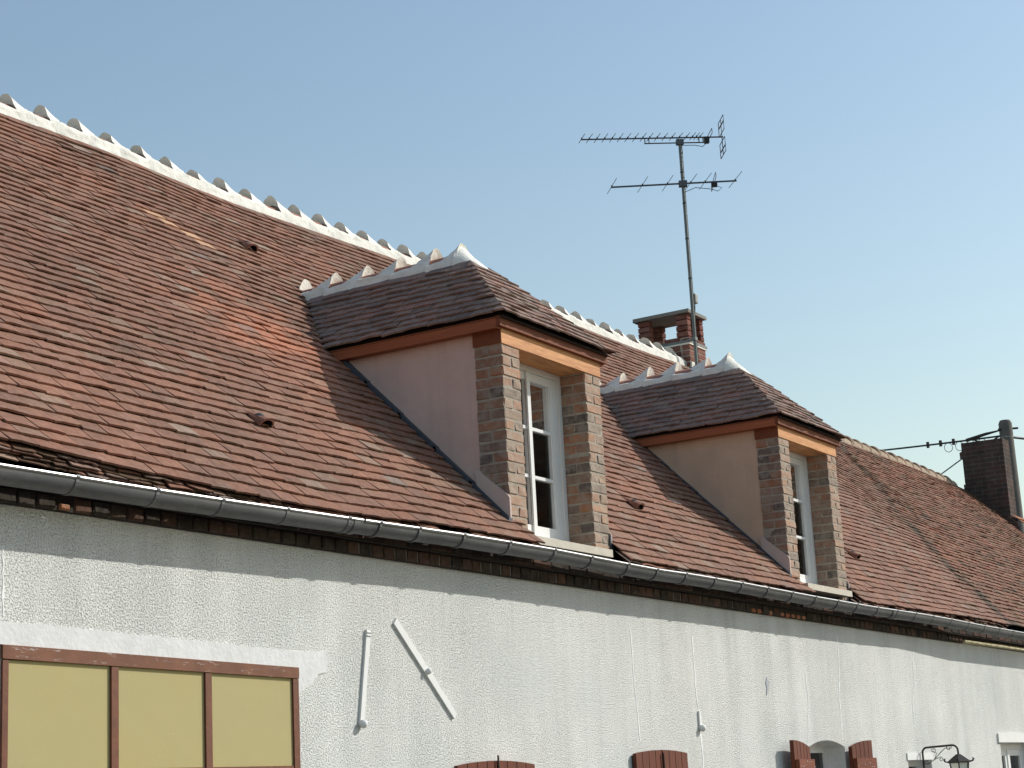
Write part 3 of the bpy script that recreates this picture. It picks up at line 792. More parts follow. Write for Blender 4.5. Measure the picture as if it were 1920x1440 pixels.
    while vv < VM:
        lo = lambda v_: -e + v_*c2; hi = lambda v_: W+e - v_*c2
        x_ = lo(vv) - rng2.random()*0.15
        while x_ < hi(vv):
            wd = rng2.uniform(0.15, 0.185); a, b = x_, x_+wd-0.004; x_ += wd; uc = (a+b)/2
            lb, lt = max(a, lo(vv)-0.012), max(a, lo(vv+TL)-0.012); rb_, rt_ = min(b, hi(vv)+0.012), min(b, hi(vv+TL)+0.012)
            if rb_-lb < 0.015: continue
            rt_ = max(rt_, lt+0.002)
            gm = tile_geo(rng2, wd, lb-uc, rb_-uc, lt-uc, rt_-uc, 1.1)
            q_ = MB(); emit(q_, lambda u, v_, n_: Vector(P(u, -0.079+v_*c2-n_*s2, ez+v_*s2+n_*c2)), uc, vv+rng2.uniform(-.003, .003), gm, 0); sub(q_, 'tile', M_DTILE)
        vv += GD
    sub(stuff, 'tile_courses', M_DTILE, kind='stuff')
    # ridge with mortar crests, standing faces towards the street
    zc = 0.762
    for k, y in enumerate((0.664, 0.880, 1.180, 1.470, 1.755, 2.035)):
        L = 0.216 if k == 0 else (0.12 if k == 5 else 0.295)
        kk = rng.randrange(16)
        if D is D2 and k == 5: pass
        M = Matrix.Translation(P(W/2, y, zc)) @ Matrix.Rotation(math.pi/2, 4, 'Z') @ Matrix.Diagonal((L/0.327, 1, 1, 1))
        link('ridge_tile', RV[kk][0], dm, mat=M); link('mortar_crest', RV[kk][1], dm, mat=M)
    # rounded mortar end over the hip point
    q_ = MB(); vs_ = []; fs_ = []; NA, NB = 9, 17
    for i in range(NA):
        t = i/(NA-1)
        yy = 0.675 - 0.20*t
        sc = (1-t)**1.05 if t < 1 else 0.0
        for k in range(NB):
            th = lerp(-0.4, math.pi+0.4, k/(NB-1))
            hz = 0.186*sc*math.sin(th)**1.25 if th > 0 and th < math.pi else 0.135*math.sin(th)
            zz = zc - 0.012 + hz - 0.02*t
            vs_.append(P(W/2-(0.140*(0.5+0.5*sc) if t < 1 else 0.065)*math.cos(th), yy + rng.uniform(-.004, .004), zz + rng.uniform(-.006, .006)))
    for i in range(NA-1):
        for k in range(NB-1): a = i*NB+k; fs_.append((a, a+1, a+NB+1, a+NB))
    q_.mesh(vs_, fs_); sub(q_, 'mortar_end', M_MORT, True)
    return dm
dormer(D1, M_CHEEK1, 'nearer dormer with pink rendered cheek and brick piers', 101)
dormer(D2, M_CHEEK2, 'farther dormer with ochre rendered cheek and brick piers', 202)

# ------------------------------------------------------------------ cornice under the eave
m = MB()
m.box((XL, -0.030, 2.936), (18.35, 0.12, 3.005)); m.box((XL, -0.075, 3.006), (XR, 0.12, 3.085)); m.box((18.36, -0.03, 2.985), (XR, 0.12, 3.005))
corn = m.build('cornice', M_JOINTD, farmhouse, label='dark brick cornice under the gutter')
rb2 = random.Random(8)
HB = [brick_mesh(0.102, 0.11, 0.064, M_CBRICK, rb2) for _ in range(8)]
SB = [brick_mesh(0.218, 0.11, 0.066, M_CBRICK, rb2) for _ in range(8)]
OB = [brick_mesh(rb2.uniform(0.04, 0.09), 0.11, rb2.uniform(0.022, 0.045), M_OBRICK, rb2) for _ in range(7)]
YB = [brick_mesh(0.212, 0.11, 0.036, M_YBRICK, rb2) for _ in range(5)]
JW = [brick_mesh(0.009, 0.10, 0.060, M_JOINTW, rb2, 'joint', 0.002, 0.0015) for _ in range(4)]
x = 4.4
while x < 18.2:
    o = (12.95 < x < 14.35 and rb2.random() < 0.8) or (5.35 < x < 5.95 and rb2.random() < 0.35)  # nearer orange bricks paint in sunlight leaking past the gutter
    link('brick', rb2.choice(OB if o else HB), corn, mat=Matrix.Translation((x+0.056, 0.014+rb2.uniform(-.004, .004), 2.969 - (0.017 if o else 0))))
    if 7.6 < x < 13 and rb2.random() < 0.8: link('joint', rb2.choice(JW), corn, mat=Matrix.Translation((x-0.0005, 0.016, 2.97)))
    x += 0.112
x = 4.4
while x < 24:
    link('brick', rb2.choice(SB), corn, mat=Matrix.Translation((x+0.11, -0.026+rb2.uniform(-.004, .004), 3.046))); x += 0.228
x = 18.38
while x < 25:
    link('brick', rb2.choice(YB), corn, mat=Matrix.Translation((x+0.11, 0.012, 2.957+0.006*math.sin(x)))); x += 0.222

# ------------------------------------------------------------------ gutter
GZ = [(0, 3.03), (5.11, 3.039), (6.05, 3.046), (6.5, 3.052), (6.99, 3.061), (7.43, 3.068), (7.65, 3.072), (8.61, 3.09), (9.62, 3.096), (10.6, 3.087), (11.05, 3.085), (11.5, 3.092), (12.4, 3.096), (13.86, 3.089), (15.2, 3.09), (16.6, 3.104), (17.3, 3.100), (18.2, 3.088), (19.45, 3.087), (29, 3.09)]
GY = [(0, -0.250), (16.8, -0.250), (18.2, -0.285), (29, -0.285)]
GR = 0.063
def gpt(x, th, r):
    return (x, interp(GY, x)+GR-r*math.cos(th), interp(GZ, x)-0.006-r*math.sin(th))
gxs = [XL-0.1]
while gxs[-1] < 28.9: gxs.append(gxs[-1]+0.12)
def gutter_run(x0, x1, r):
    m = MB(); xs = [x0] + [q for q in gxs if x0+0.01 < q < x1-0.01] + [x1]
    NT_ = 13; vs_ = []; fs_ = []
    for x in xs:
        for rr_ in (r, r-0.003):
            vs_ += [gpt(x, math.pi*k/(NT_-1), rr_) for k in range(NT_)]
    S_ = 2*NT_
    for i in range(len(xs)-1):
        for k in range(NT_-1):
            a = i*S_+k; fs_ += [(a, a+1, a+S_+1, a+S_), (a+NT_, a+NT_+S_, a+NT_+S_+1, a+NT_+1)]
        for k in (0, NT_-1):
            a = i*S_+k; fs_.append((a, a+S_, a+S_+NT_, a+NT_))
    m.mesh(vs_, fs_); return m
gut = gutter_run(XL-0.1, 7.58, GR).build('gutter', M_ZINC, farmhouse, True, label='grey zinc half-round gutter along the eave')
gutter_run(7.57, 15.72, GR-0.0035).build('gutter_length', M_ZINC, gut, True)
gutter_run(15.71, 28.95, GR).build('gutter_length', M_ZINC, gut, True)
gutter_run(7.545, 7.60, GR+0.003).build('gutter_joint', M_ZINC, gut, True)
gutter_run(15.69, 15.75, GR+0.003).build('gutter_joint', M_ZINC, gut, True)
for a, b in ((XL-0.1, 7.62), (7.64, 28.95)):
    m = MB().tube([(x, interp(GY, x)+0.001, interp(GZ, x)-0.002) for x in [a]+[q for q in gxs if a+.01 < q < b-.01]+[b]], 0.0085, 8); m.build('rolled_bead', M_BEAD, gut, True)
def strap(x):
    m = MB(); vs_ = []; NT_ = 13
    for k in range(NT_):
        th = math.pi*k/(NT_-1)
        for dx in (-0.010, 0.010):
            for r in (GR-0.002, GR+0.0035): vs_.append(gpt(x+dx, th, r))
    fs_ = []
    for k in range(NT_-1):
        a = k*4; b = a+4
        fs_ += [(a, b, b+1, a+1), (a+1, b+1, b+3, a+3), (a+3, b+3, b+2, a+2), (a+2, b+2, b, a)]
    fs_ += [(0, 1, 3, 2), (48, 50, 51, 49)]
    m.mesh(vs_, fs_)
    m.tube([(x-0.010, interp(GY, x)+0.0, interp(GZ, x)), (x+0.010, interp(GY, x)+0.0, interp(GZ, x))], 0.0105, 8)
    m.build('gutter_bracket', M_ZINC, gut)
for x in (3.7, 4.15, 4.6, 5.07, 5.55, 6.05, 6.5, 6.99, 7.50, 7.78, 8.15, 8.60, 9.10, 9.63, 10.10, 10.60, 11.02, 11.47, 11.95, 12.42, 12.9, 13.38, 13.86, 14.35, 14.8, 15.3, 15.8, 16.3, 16.8, 17.3, 17.8, 18.3, 18.8, 19.3, 19.8, 20.3, 21, 21.7, 22.4): strap(x)

# ------------------------------------------------------------------ boarded opening, lower left
m = MB(); m.prism([(5.36, 2.283), (7.345, 2.258), (7.345, 2.313), (5.36, 2.341)], 1, -0.018, 0.03)
pw = m.build('panelled_opening', M_FRAMEC, farmhouse, label='brown wooden frame with three ochre panels')
def fr(a, b, mat=M_FRAMEB, name='frame_post'): MB().box(a, b, 0, 0.0008).build(name, mat, pw)
fr((5.364, -0.014, 0.9), (5.396, 0.03, 2.278)); fr((6.001, -0.015, 0.9), (6.046, 0.03, 2.271)); fr((6.632, -0.015, 0.9), (6.676, 0.03, 2.263)); fr((7.300, -0.014, 0.9), (7.343, 0.03, 2.2565))
for a, b in ((5.3965, 6.0005), (6.0465, 6.6315), (6.6765, 7.2995)):
    MB().box((a, -0.003, 1.825), (b, 0.022, 2.279)).build('panel', M_PANEL, pw)
    fr((a, -0.010, 1.785), (b, 0.03, 1.8245), name='frame_rail')
    MB().box((a, -0.003, 0.9), (b, 0.022, 1.784)).build('panel', M_PANEL, pw)
# smooth band of render round the opening
m = MB(); rr3 = random.Random(2)
top = [(4.6, 2.452)] + [(4.8+0.2*k, 2.452-0.0175*k*0.2/0.2*0.25 + rr3.uniform(-.004, .004)) for k in range(14)] + [(7.585, 2.405), (7.60, 2.36), (7.59, 2.30), (7.52, 2.285), (7.46, 2.235), (7.355, 2.18), (7.347, 2.18)]
bot = [(7.347, 2.3145), (5.36, 2.3425), (4.6, 2.352)]
m.prism(top+bot, 1, -0.007, 0.004); m.build('render_band', M_PLAST, farmhouse)

# ------------------------------------------------------------------ iron tie anchors and filled cracks on the wall
def anchor(p0, p1, w0, w1, knob, label, kr=0.024):
    a, b = Vector((p0[0], 0, p0[1])), Vector((p1[0], 0, p1[1])); d = (b-a).normalized(); nrm = Vector((-d.z, 0, d.x))
    m = MB(); vs_ = []
    for p, w_ in ((a, w0), (b, w1)):
        for s in (-1, 1):
            for y in (-0.014, 0.004): q = p + nrm*(s*w_/2); vs_.append((q.x, y, q.z))
    m.mesh(vs_, [(0, 1, 3, 2), (4, 6, 7, 5), (0, 4, 5, 1), (2, 3, 7, 6), (0, 2, 6, 4), (1, 5, 7, 3)])
    o = m.build('wall_anchor', M_WPAINT, farmhouse, label=label)
    k = a.lerp(b, knob)
    bm = bmesh.new(); bmesh.ops.create_uvsphere(bm, u_segments=12, v_segments=8, radius=kr)
    me = bpy.data.meshes.new('knob'); bm.to_mesh(me); bm.free(); me.materials.append(M_PLAST); me.polygons.foreach_set('use_smooth', [True]*len(me.polygons))
    link('knob', me, o, mat=Matrix.Translation((k.x, -0.022, k.z)))
    return o
tb = anchor((7.968, 2.535), (7.878, 2.03), 0.036, 0.034, 0.99, 'upright white iron tie bar with knob at its foot', 0.024)
for zz_ in (2.505, 2.522):
    MB().tube([(7.945, -0.017, zz_), (7.985, -0.017, zz_)], 0.004, 6).build('anchor_collar', M_PLAST, tb)
anchor((8.222, 2.60), (8.79, 2.085), 0.044, 0.040, 0.52, 'slanting white iron tie bar with knob at its middle', 0.018)
anchor((12.022, 2.16), (12.025, 2.035), 0.03, 0.04, 0.97, 'short white iron tie with knob above the shutters', 0.026)
def crack(pts, w_, seed):
    rng = random.Random(seed); P2 = []
    for (a, b), (c, d) in zip(pts, pts[1:]):
        for k in range(8): P2.append((lerp(a, c, k/8)+rng.uniform(-.006, .006), lerp(b, d, k/8)))
    P2.append(pts[-1]); m = MB()
    for (a, b), (c, d) in zip(P2, P2[1:]):
        k0 = w_*rng.uniform(0.5, 1.2)
        m.mesh([(a-k0, -0.002, b), (a+k0, -0.002, b), (c+k0, -0.002, d), (c-k0, -0.002, d), (a-k0-.004, 0.004, b), (a+k0+.004, 0.004, b), (c+k0+.004, 0.004, d), (c-k0-.004, 0.004, d)], [(0, 1, 2, 3), (0, 3, 7, 4), (1, 5, 6, 2)])
    m.build('filled_crack', M_CRACK, farmhouse)
crack([(14.90, 2.86), (14.88, 2.6), (14.82, 2.3), (14.795, 1.95)], 0.009, 1)
crack([(14.10, 2.50), (14.115, 2.25), (14.04, 1.96)], 0.006, 2)
crack([(11.04, 2.70), (11.05, 2.3), (11.08, 1.95)], 0.006, 3)
crack([(12.01, 2.70), (12.0, 2.35), (12.022, 2.17)], 0.007, 4)
crack([(12.028, 2.0), (12.045, 1.7)], 0.010, 5)
crack([(16.80, 2.7), (16.78, 2.45), (16.68, 2.3), (16.66, 2.1)], 0.006, 6)
crack([(5.37, 2.75), (5.375, 2.46)], 0.005, 7)
m = MB(); m.prism([(13.30, 2.44), (13.34, 2.405), (13.315, 2.35), (13.275, 2.30), (13.268, 2.30), (13.285, 2.36), (13.27, 2.40)], 1, -0.004, 0.002); m.build('repair_patch', M_STAIN, farmhouse)

# ------------------------------------------------------------------ shutters
def boards(x0, x1, nb, ztop, y0, y1, parent, zb=0.85):
    wb = (x1-x0)/nb
    for k in range(nb):
        a, b = x0+wb*k+0.0035, x0+wb*(k+1)-0.0035
        m = MB(); m.prism([(a, zb), (b, zb), (b, ztop(b)), ((a+b)/2, ztop((a+b)/2)), (a, ztop(a))], 1, y0, y1)
        m.build('board', M_SHUT, parent)
def closed_pair(x0, x1, zs, rise, label, up=0.03):
    f = arch(x0, x1, zs, rise)
    m = MB(); m.box((x0+0.01, -0.012, 0.85), (x1-0.01, 0.004, zs-0.01)); o = m.build('closed_shutters', M_DARK, farmhouse, label=label)
    mid = (x0+x1)/2
    boards(x0, mid-0.006, 4, f, -0.038, -0.0125, o); boards(mid+0.006, x1, 4, f, -0.038, -0.0125, o)
    m = MB(); m.tube([(mid-0.01, -0.052, 0.9), (mid-0.01, -0.052, zs+rise+up)], [0.008, 0.006], 8); m.build('bolt_rod', M_IRON, o)
    return o
closed_pair(8.745, 9.605, 1.806, 0.026, 'closed red-brown shutters with a bolt rod, below the slanting tie bar')
closed_pair(10.93, 11.715, 1.862, 0.024, 'closed red-brown shutters below the nearer dormer', -0.02)
# arched window with leaves folded open
m = MB(); f = arch(14.04, 14.84, 1.90, 0.055)
m.box((14.04, 0.16, 0.8), (14.10, 0.21, 1.93)); m.box((14.78, 0.16, 0.8), (14.84, 0.21, 1.93)); m.box((14.10, 0.16, 1.86), (14.78, 0.21, 1.96)); m.box((14.41, 0.165, 0.8), (14.47, 0.2, 1.86))
wn = m.build('arched_window', M_WPAINT, farmhouse, label='arched window between open shutters')
for a, b in ((14.101, 14.409), (14.471, 14.779)):
    q = MB(); q.face([(a, 0.185, 0.8), (b, 0.185, 0.8), (b, 0.185, 1.859), (a, 0.185, 1.859)]); q.build('pane', M_GLASS, wn)
def open_leaf(hinge, sgn, ang, label):
    # leaf built flat from the hinge outwards, then swung off the wall
    o = bpy.data.objects
    Lw = 0.40; f = lambda t: 1.895 + 0.055*(1-(1-t/Lw)**2)
    rot = Matrix.Translation((hinge, -0.035, 0)) @ Matrix.Rotation(-sgn*ang, 4, 'Z')
    par = None; wb = Lw/5
    for k in range(5):
        a, b = wb*k+0.004, wb*(k+1)-0.004
        m = MB(); m.prism([(sgn*a, 0.85), (sgn*b, 0.85), (sgn*b, f(b)), (sgn*a, f(a))], 1, -0.045, -0.012)
        m.v = [tuple(rot @ Vector(p)) for p in m.v]
        if par is None: par = m.build('open_shutter', M_SHUT, farmhouse, label=label)
        else: m.build('board', M_SHUT, par)
    m = MB().box((min(sgn*0.01, sgn*(Lw-0.01)), -0.08, 1.71), (max(sgn*0.01, sgn*(Lw-0.01)), -0.0455, 1.80), 0, 0.001); m.v = [tuple(rot @ Vector(p)) for p in m.v]; m.build('batten', M_SHUTB, par)
    m = MB()
    for k in range(7):
        px_, pz_ = sgn*(0.04+0.05*k+R.uniform(-0.02, 0.02)), 1.725+R.uniform(0, 0.065)
        m.tube([(px_, -0.0825, pz_), (px_, -0.079, pz_)], R.uniform(0.002, 0.0055), 6)
    m.v = [tuple(rot @ Vector(p)) for p in m.v]; m.build('nail_heads', M_WPAINT, par)
open_leaf(13.87, -1, rad(4), 'open red-brown shutter leaf left of the arched window')
open_leaf(14.80, 1, rad(5), 'open red-brown shutter leaf right of the arched window')
# small opening behind the lantern and window at the far right
m = MB().box((16.37, -0.012, 1.776), (17.09, 0.03, 1.838)); lt = m.build('small_window', M_WPAINT, farmhouse, label='small window with white lintel behind the lantern')
m = MB(); m.box((16.40, 0.12, 1.1), (16.45, 0.17, 1.775)); m.box((17.01, 0.12, 1.1), (17.06, 0.17, 1.775)); m.box((16.45, 0.12, 1.72), (17.01, 0.17, 1.775)); m.build('window_frame', M_WPAINT, lt)
q = MB(); q.face([(16.451, 0.15, 1.1), (17.009, 0.15, 1.1), (17.009, 0.15, 1.719), (16.451, 0.15, 1.719)]); q.build('pane', M_GLASS, lt)
m = MB().box((19.25, -0.02, 1.936), (20.6, 0.03, 2.028)); lt = m.build('casement_window', M_WPAINT, farmhouse, label='white casement window with white lintel at the right edge')
m = MB(); m.box((19.34, 0.10, 0.8), (19.40, 0.16, 1.935)); m.box((20.44, 0.10, 0.8), (20.5, 0.16, 1.935)); m.box((19.40, 0.10, 1.87), (20.44, 0.16, 1.935)); m.box((19.89, 0.095, 0.8), (19.95, 0.155, 1.87)); m.build('window_frame', M_WPAINT, lt)
for a, b in ((19.40, 19.89), (19.95, 20.44)):
    m = MB(); m.box((a+.001, 0.108, 0.8), (a+0.06, 0.15, 1.869)); m.box((b-0.06, 0.108, 0.8), (b-.001, 0.15, 1.869)); m.box((a+0.06, 0.108, 1.80), (b-0.06, 0.15, 1.869)); m.build('window_sash', M_WPAINT, lt)
    q = MB(); q.face([(a+.06, 0.13, 0.8), (b-.06, 0.13, 0.8), (b-.06, 0.13, 1.80), (a+.06, 0.13, 1.80)]); q.build('pane', M_GLASS, lt)

# ------------------------------------------------------------------ chimney at the ridge with open brick lantern top
cx0, cx1, cy0, cy1 = 19.10, 19.56, 3.15, 3.83
m = MB(); m.box((cx0+0.006, cy0+0.006, 5.9), (cx1-0.006, cy1-0.006, 6.905))
ch = m.build('chimney', M_JOINT, farmhouse, label='red brick chimney with open sides and slab top')
rc = random.Random(31)
CBX = [brick_mesh(0.215, 0.10, 0.062, M_RBRICK, rc) for _ in range(6)]
CBY = [brick_mesh(0.10, 0.215, 0.062, M_RBRICK, rc) for _ in range(6)]
def ring(z, full=True, off=0):
    if full:
        for (yy) in (cy0+0.05, cy1-0.05):
            for k in range(2): link('brick', rc.choice(CBX), ch, mat=Matrix.Translation((cx0+0.1075+0.235*k+rc.uniform(-.003, .003)+0.004, yy, z)))
        for xx in (cx0+0.05, cx1-0.05):
            for k in range(2): link('brick', rc.choice(CBY), ch, mat=Matrix.Translation((xx, cy0+0.22+0.235*k+(0.0 if off else 0.012), z)))
    else:
        for yy in (cy0+0.055, cy1-0.055):
            for xx in (cx0+0.055, cx1-0.055):
                me = rc.choice(CBY); link('brick', me, ch, mat=Matrix.Translation((xx, yy+(0.03 if yy < 3.5 else -0.03), z)) @ Matrix.Diagonal((1, 0.72, 1, 1)))
z = 6.36; k = 0
while z < 6.80: ring(z, True, k % 2); z += 0.0705; k += 1
m = MB(); m.box((cx0-0.012, cy0-0.012, 6.815), (cx1+0.012, cy1+0.012, 6.85)); m.build('mortar_band', M_MORT, ch)
m = MB()
for a, b in (((cx0-0.016, cy0-0.016, 6.835), (cx1+0.016, cy0-0.0125, 6.865)), ((cx0-0.016, cy0-0.0125, 6.835), (cx0-0.0125, cy1+0.016, 6.865))): m.box(a, b)
m.build('mast_band', M_STEEL, ch)
ring(6.885, True, 1)
for z in (6.955, 7.025, 7.095, 7.165): ring(z, False)
m = MB(); m.box((cx0-0.03, cy0-0.03, 7.203), (cx1+0.03, cy1+0.04, 7.246), 0, 0.004); m.build('cap_slab', M_CONC, ch)
m = MB(); m.box((cx0-0.01, cy0-0.03, 6.40), (cx1+0.03, cy0-0.001, 6.60), 0, 0.01); m.build('mortar_flashing', M_MORT, ch)

# gable chimney at the far end of the ridge
m = MB(); m.prism([(2.42, 5.0), (3.12, 5.0), (3.12, 6.78), (3.16, 6.80), (3.16, 6.90), (3.12, 6.92), (3.12, 7.06), (2.42, 7.05)], 0, 29.47, 29.85)
c2 = m.build('gable_chimney', M_FARB, farmhouse, label='broad dark brick chimney at the far gable')
m = MB(); m.prism([(2.30, roof_z(29.4, 2.30)+0.02), (3.13, roof_z(29.4, 3.13)+0.02), (3.13, roof_z(29.4, 3.13)+0.10), (2.30, roof_z(29.4, 2.30)+0.14)], 0, 29.42, 29.468); m.build('lead_apron', M_FARB, c2)
m = MB().tube([(28.75, 3.33, 6.44), (29.47, 3.12, 6.80)], 0.011, 6); m.build('stay_rod', M_STEEL, c2)

# ------------------------------------------------------------------ neighbouring house beyond the gable
nb = thing('neighbour_house', (33, 1.5, 0), 'neighbouring house with orange tiled roof beyond the far gable', 'house')
m = MB(); m.prism([(0.05, 0), (5.0, 0), (5.0, 3.0), (2.5, 5.55), (0.05, 3.1)], 0, 29.9, 38.0); m.build('wall', M_WALL, nb)
mb = MB(); v = 0; rn = random.Random(12)
while v < 3.45:
    x = 29.5
    while x < 38.1:
        emit(mb, lambda u, v_, n_: Vector((u, -0.1+v_*CS-n_*SN, 3.26+SL*(-0.1+v_*CS)+0.10+n_*CS)), x+0.12, v, tile_geo(rn, 0.24, wild=1.5), 0); x += 0.24
    v += 0.10
nr_ = mb.build('roof', M_NEIGH, nb, kind='stuff')

# ------------------------------------------------------------------ television aerials on one mast
MX, MY = 19.05, 3.05
ant = thing('television_antenna', (MX, MY, 6.3), 'two television aerials on a tall grey mast strapped to the chimney', 'antenna')
MB().tube([(MX, MY, 6.25), (MX, MY, 9.37)], 0.02, 10).build('mast', M_STEEL, ant, True)
for z in (6.85, 6.50):
    m = MB(); m.box((MX-0.03, MY-0.024, z-0.02), (MX+0.03, MY+0.03, z+0.02)); m.box((MX-0.012, MY+0.03, z-0.012), (MX+0.05, cy0-0.012, z+0.012)); m.tube([(MX+0.035, MY-0.01, z+0.03), (MX+0.035, MY-0.01, z-0.03)], 0.008, 6); m.build('mast_clamp', M_STEEL, ant)
for z in (7.6, 8.1, 8.55, 8.95): MB().tube([(MX, MY, z-0.008), (MX, MY, z+0.008)], 0.024, 8).build('cable_tie', M_BLK, ant)
# boom runs square to the line of sight
def aerial(zc, dirv, tip0, tip1, elems, elen, uhf):
    d = Vector(dirv).normalized(); e = Vector((-d.y, d.x, 0)); C0 = Vector((MX, MY, zc))
    bz = 0.062 if uhf else 0.03
    B = lambda s: C0 + d*s + Vector((0, 0, bz))
    MB().tube([B(tip0), B(tip1)], 0.0095 if uhf else 0.011, 6).build('boom', M_ALU, ant)
    for i, s in enumerate(elems):
        L = elen*(1 - 0.012*i) if uhf else elen*(0.93+0.05*i/5)
        off = Vector((0, 0, 0.014))
        k_ = e - d*(0.12 if uhf else 0.16)
        m = MB(); m.tube([B(s)-k_*L/2+off, B(s)+k_*L/2+off], 0.0042 if uhf else 0.0038, 5)
        m.build('element', M_ALU, ant)
        MB().tube([B(s)+Vector((0, 0, -0.006)), B(s)+Vector((0, 0, 0.024))], 0.010, 6).build('element_holder', M_BLK, ant)
    return B, d, e
vdir = fwd.copy(); vdir.z = 0; vdir.normalize()
left = Vector((-vdir.y, vdir.x, 0))
ang = rad(-5.3); dirU = Matrix.Rotation(-ang, 3, 'Z') @ left
el = [1.205 - 0.0945*i for i in range(9)] + [0.365, 0.272, 0.18, 0.087, -0.005, -0.092, -0.165, -0.215, -0.26]
B, d, e = aerial(9.335, dirU, 1.215, -0.545, el, 0.31, True)
# support strut under the boom
m = MB(); S0 = lambda s, z: Vector((MX, MY, 9.335)) + d*s + Vector((0, 0, z))
m.tube([S0(0.44, -0.005), S0(-0.30, -0.005)], 0.008, 6)
for s in (0.43, 0.38, -0.24, -0.29): m.tube([S0(s, -0.005), S0(s, 0.062)], 0.007, 6)
m.build('support_strut', M_ALU, ant)
m = MB(); m.box((-0.045, -0.03, -0.03), (0.045, 0.03, 0.035)); m.v = [tuple(Vector((MX, MY, 9.335)) + d*p[0] + e*p[1] + Vector((0, 0, p[2]))) for p in m.v]; m.build('boom_clamp', M_ALU, ant)
# dipole box, folded dipole, reflector frames
def place(m, c): m.v = [tuple(c + d*p[0] + e*p[1] + Vector((0, 0, p[2]))) for p in m.v]; return m
place(MB().box((-0.03, -0.03, -0.075), (0.03, 0.03, 0.0)), B(-0.335)).build('dipole_box', M_BLK, ant)
m = MB(); m.tube([(0, -0.14, 0.0), (0, -0.15, 0.03), (0, -0.14, 0.06), (0, 0.14, 0.06), (0, 0.15, 0.03), (0, 0.14, 0.0), (0, -0.14, 0.0)], 0.005, 5); place(m, B(-0.38)).build('folded_dipole', M_ALU, ant)
for sg in (1, -1):
    m = MB()
    m.tube([(0.0, 0, 0), (0, 0, 0.22*sg)], 0.006, 5)
    m.tube([(0, -0.15, 0.05*sg), (0, -0.15, 0.15*sg), (0, 0.15, 0.15*sg), (0, 0.15, 0.05*sg), (0, -0.15, 0.05*sg)], 0.0055, 5)
    m.tube([(0, -0.15, 0.16*sg), (0, -0.15, 0.23*sg), (0, 0.15, 0.23*sg), (0, 0.15, 0.16*sg), (0, -0.15, 0.16*sg)], 0.0055, 5)
    place(m, B(-0.53)).build('reflector', M_ALU, ant)
m = MB().tube([B(-0.34)+Vector((0, 0, -0.07)), B(-0.28)+Vector((0, 0, -0.12)), B(-0.18)+Vector((0, 0, -0.10)), B(-0.02)+Vector((0, 0, -0.10)), Vector((MX+0.02, MY-0.02, 9.2))], 0.0045, 5); m.build('coaxial_cable', M_BLK, ant)
dirV = left
B, d, e = aerial(8.775, dirV, 0.875, -0.655, [0.865, 0.49, 0.185, -0.10, -0.275, -0.64], 0.60, False)
place(MB().box((-0.05, -0.035, -0.04), (0.05, 0.035, 0.03)), B(0)).build('boom_clamp', M_ALU, ant)
m = MB(); m.tube([(0, -0.27, -0.03), (0, -0.285, 0.0), (0, -0.27, 0.03), (0, 0.27, 0.03), (0, 0.285, 0.0), (0, 0.27, -0.03), (0, -0.27, -0.03)], 0.0045, 5); place(m, B(-0.375)).build('folded_dipole', M_ALU, ant)
place(MB().box((-0.035, -0.03, -0.06), (0.035, 0.03, -0.005)), B(-0.38)).build('dipole_box', M_BLK, ant)
m = MB().tube([B(-0.40)+Vector((0, 0, -0.05)), B(-0.47)+Vector((0, 0, -0.08)), B(-0.42)+Vector((0, 0, -0.12)), B(-0.34)+Vector((0, 0, -0.09)), B(-0.15)+Vector((0, 0, -0.06)), Vector((MX+0.02, MY-0.02, 8.7))], 0.0045, 5); m.build('coaxial_cable', M_BLK, ant)
# amplifier housing
bm = bmesh.new(); bmesh.ops.create_cube(bm, size=1)
for q in bm.verts: q.co = Vector((q.co.x*0.075, q.co.y*0.05, q.co.z*0.125))
bmesh.ops.bevel(bm, geom=list(bm.edges), offset=0.018, segments=2, profile=0.6, affect='EDGES')
me = bpy.data.meshes.new('amplifier_box'); bm.to_mesh(me); bm.free(); me.materials.append(M_BOXP)
link('amplifier_box', me, ant, mat=Matrix.Translation((MX+0.075, MY-0.01, 7.36)))
MB().tube([(MX+0.06, MY-0.01, 7.30), (MX+0.05, MY-0.01, 7.22), (MX+0.022, MY-0.01, 7.12)], 0.006, 5).build('coaxial_cable', M_BLK, ant)
MB().tube([(MX+0.02, MY-0.015, 9.3), (MX+0.024, MY-0.012, 8.4), (MX+0.022, MY-0.014, 7.4), (MX+0.024, MY-0.012, 6.4)], 0.005, 5).build('coaxial_cable', M_BLK, ant)

# ------------------------------------------------------------------ lantern on its bracket
LX = 16.74
lan = thing('wall_lantern', (LX, 0, 1.6), 'black wrought iron lantern hanging from a scrolled wall bracket', 'lantern')
pts = [(LX, -0.03, 1.45), (LX, -0.03, 1.84)] + [(LX, -0.03-0.045*(1-math.cos(t*math.pi/8)), 1.84+0.045*math.sin(t*math.pi/8)) for t in range(1, 5)] + [(LX, -0.32, 1.893)] + [(LX, -0.32-0.05*math.sin(t*math.pi/8), 1.843+0.05*math.cos(t*math.pi/8)) for t in range(1, 5)] + [(LX, -0.37, 1.80)]
MB().tube(pts, 0.0095, 8).build('bracket', M_IRON, lan, True)
m = MB()
def scroll(c, r, a0, turns, sg=1, n_=14):
    return [(LX, c[0]+r*(1-0.75*k/n_)*math.cos(a0+sg*turns*6.283*k/n_), c[1]+r*(1-0.75*k/n_)*math.sin(a0+sg*turns*6.283*k/n_)) for k in range(n_+1)]
m.tube([(LX, -0.03, 1.735)] + [(LX, -0.08, 1.735), (LX, -0.13, 1.765), (LX, -0.19, 1.82), (LX, -0.25, 1.87)] + scroll((-0.285, 1.868), 0.03, math.pi, 1.1, -1), 0.0035, 5)
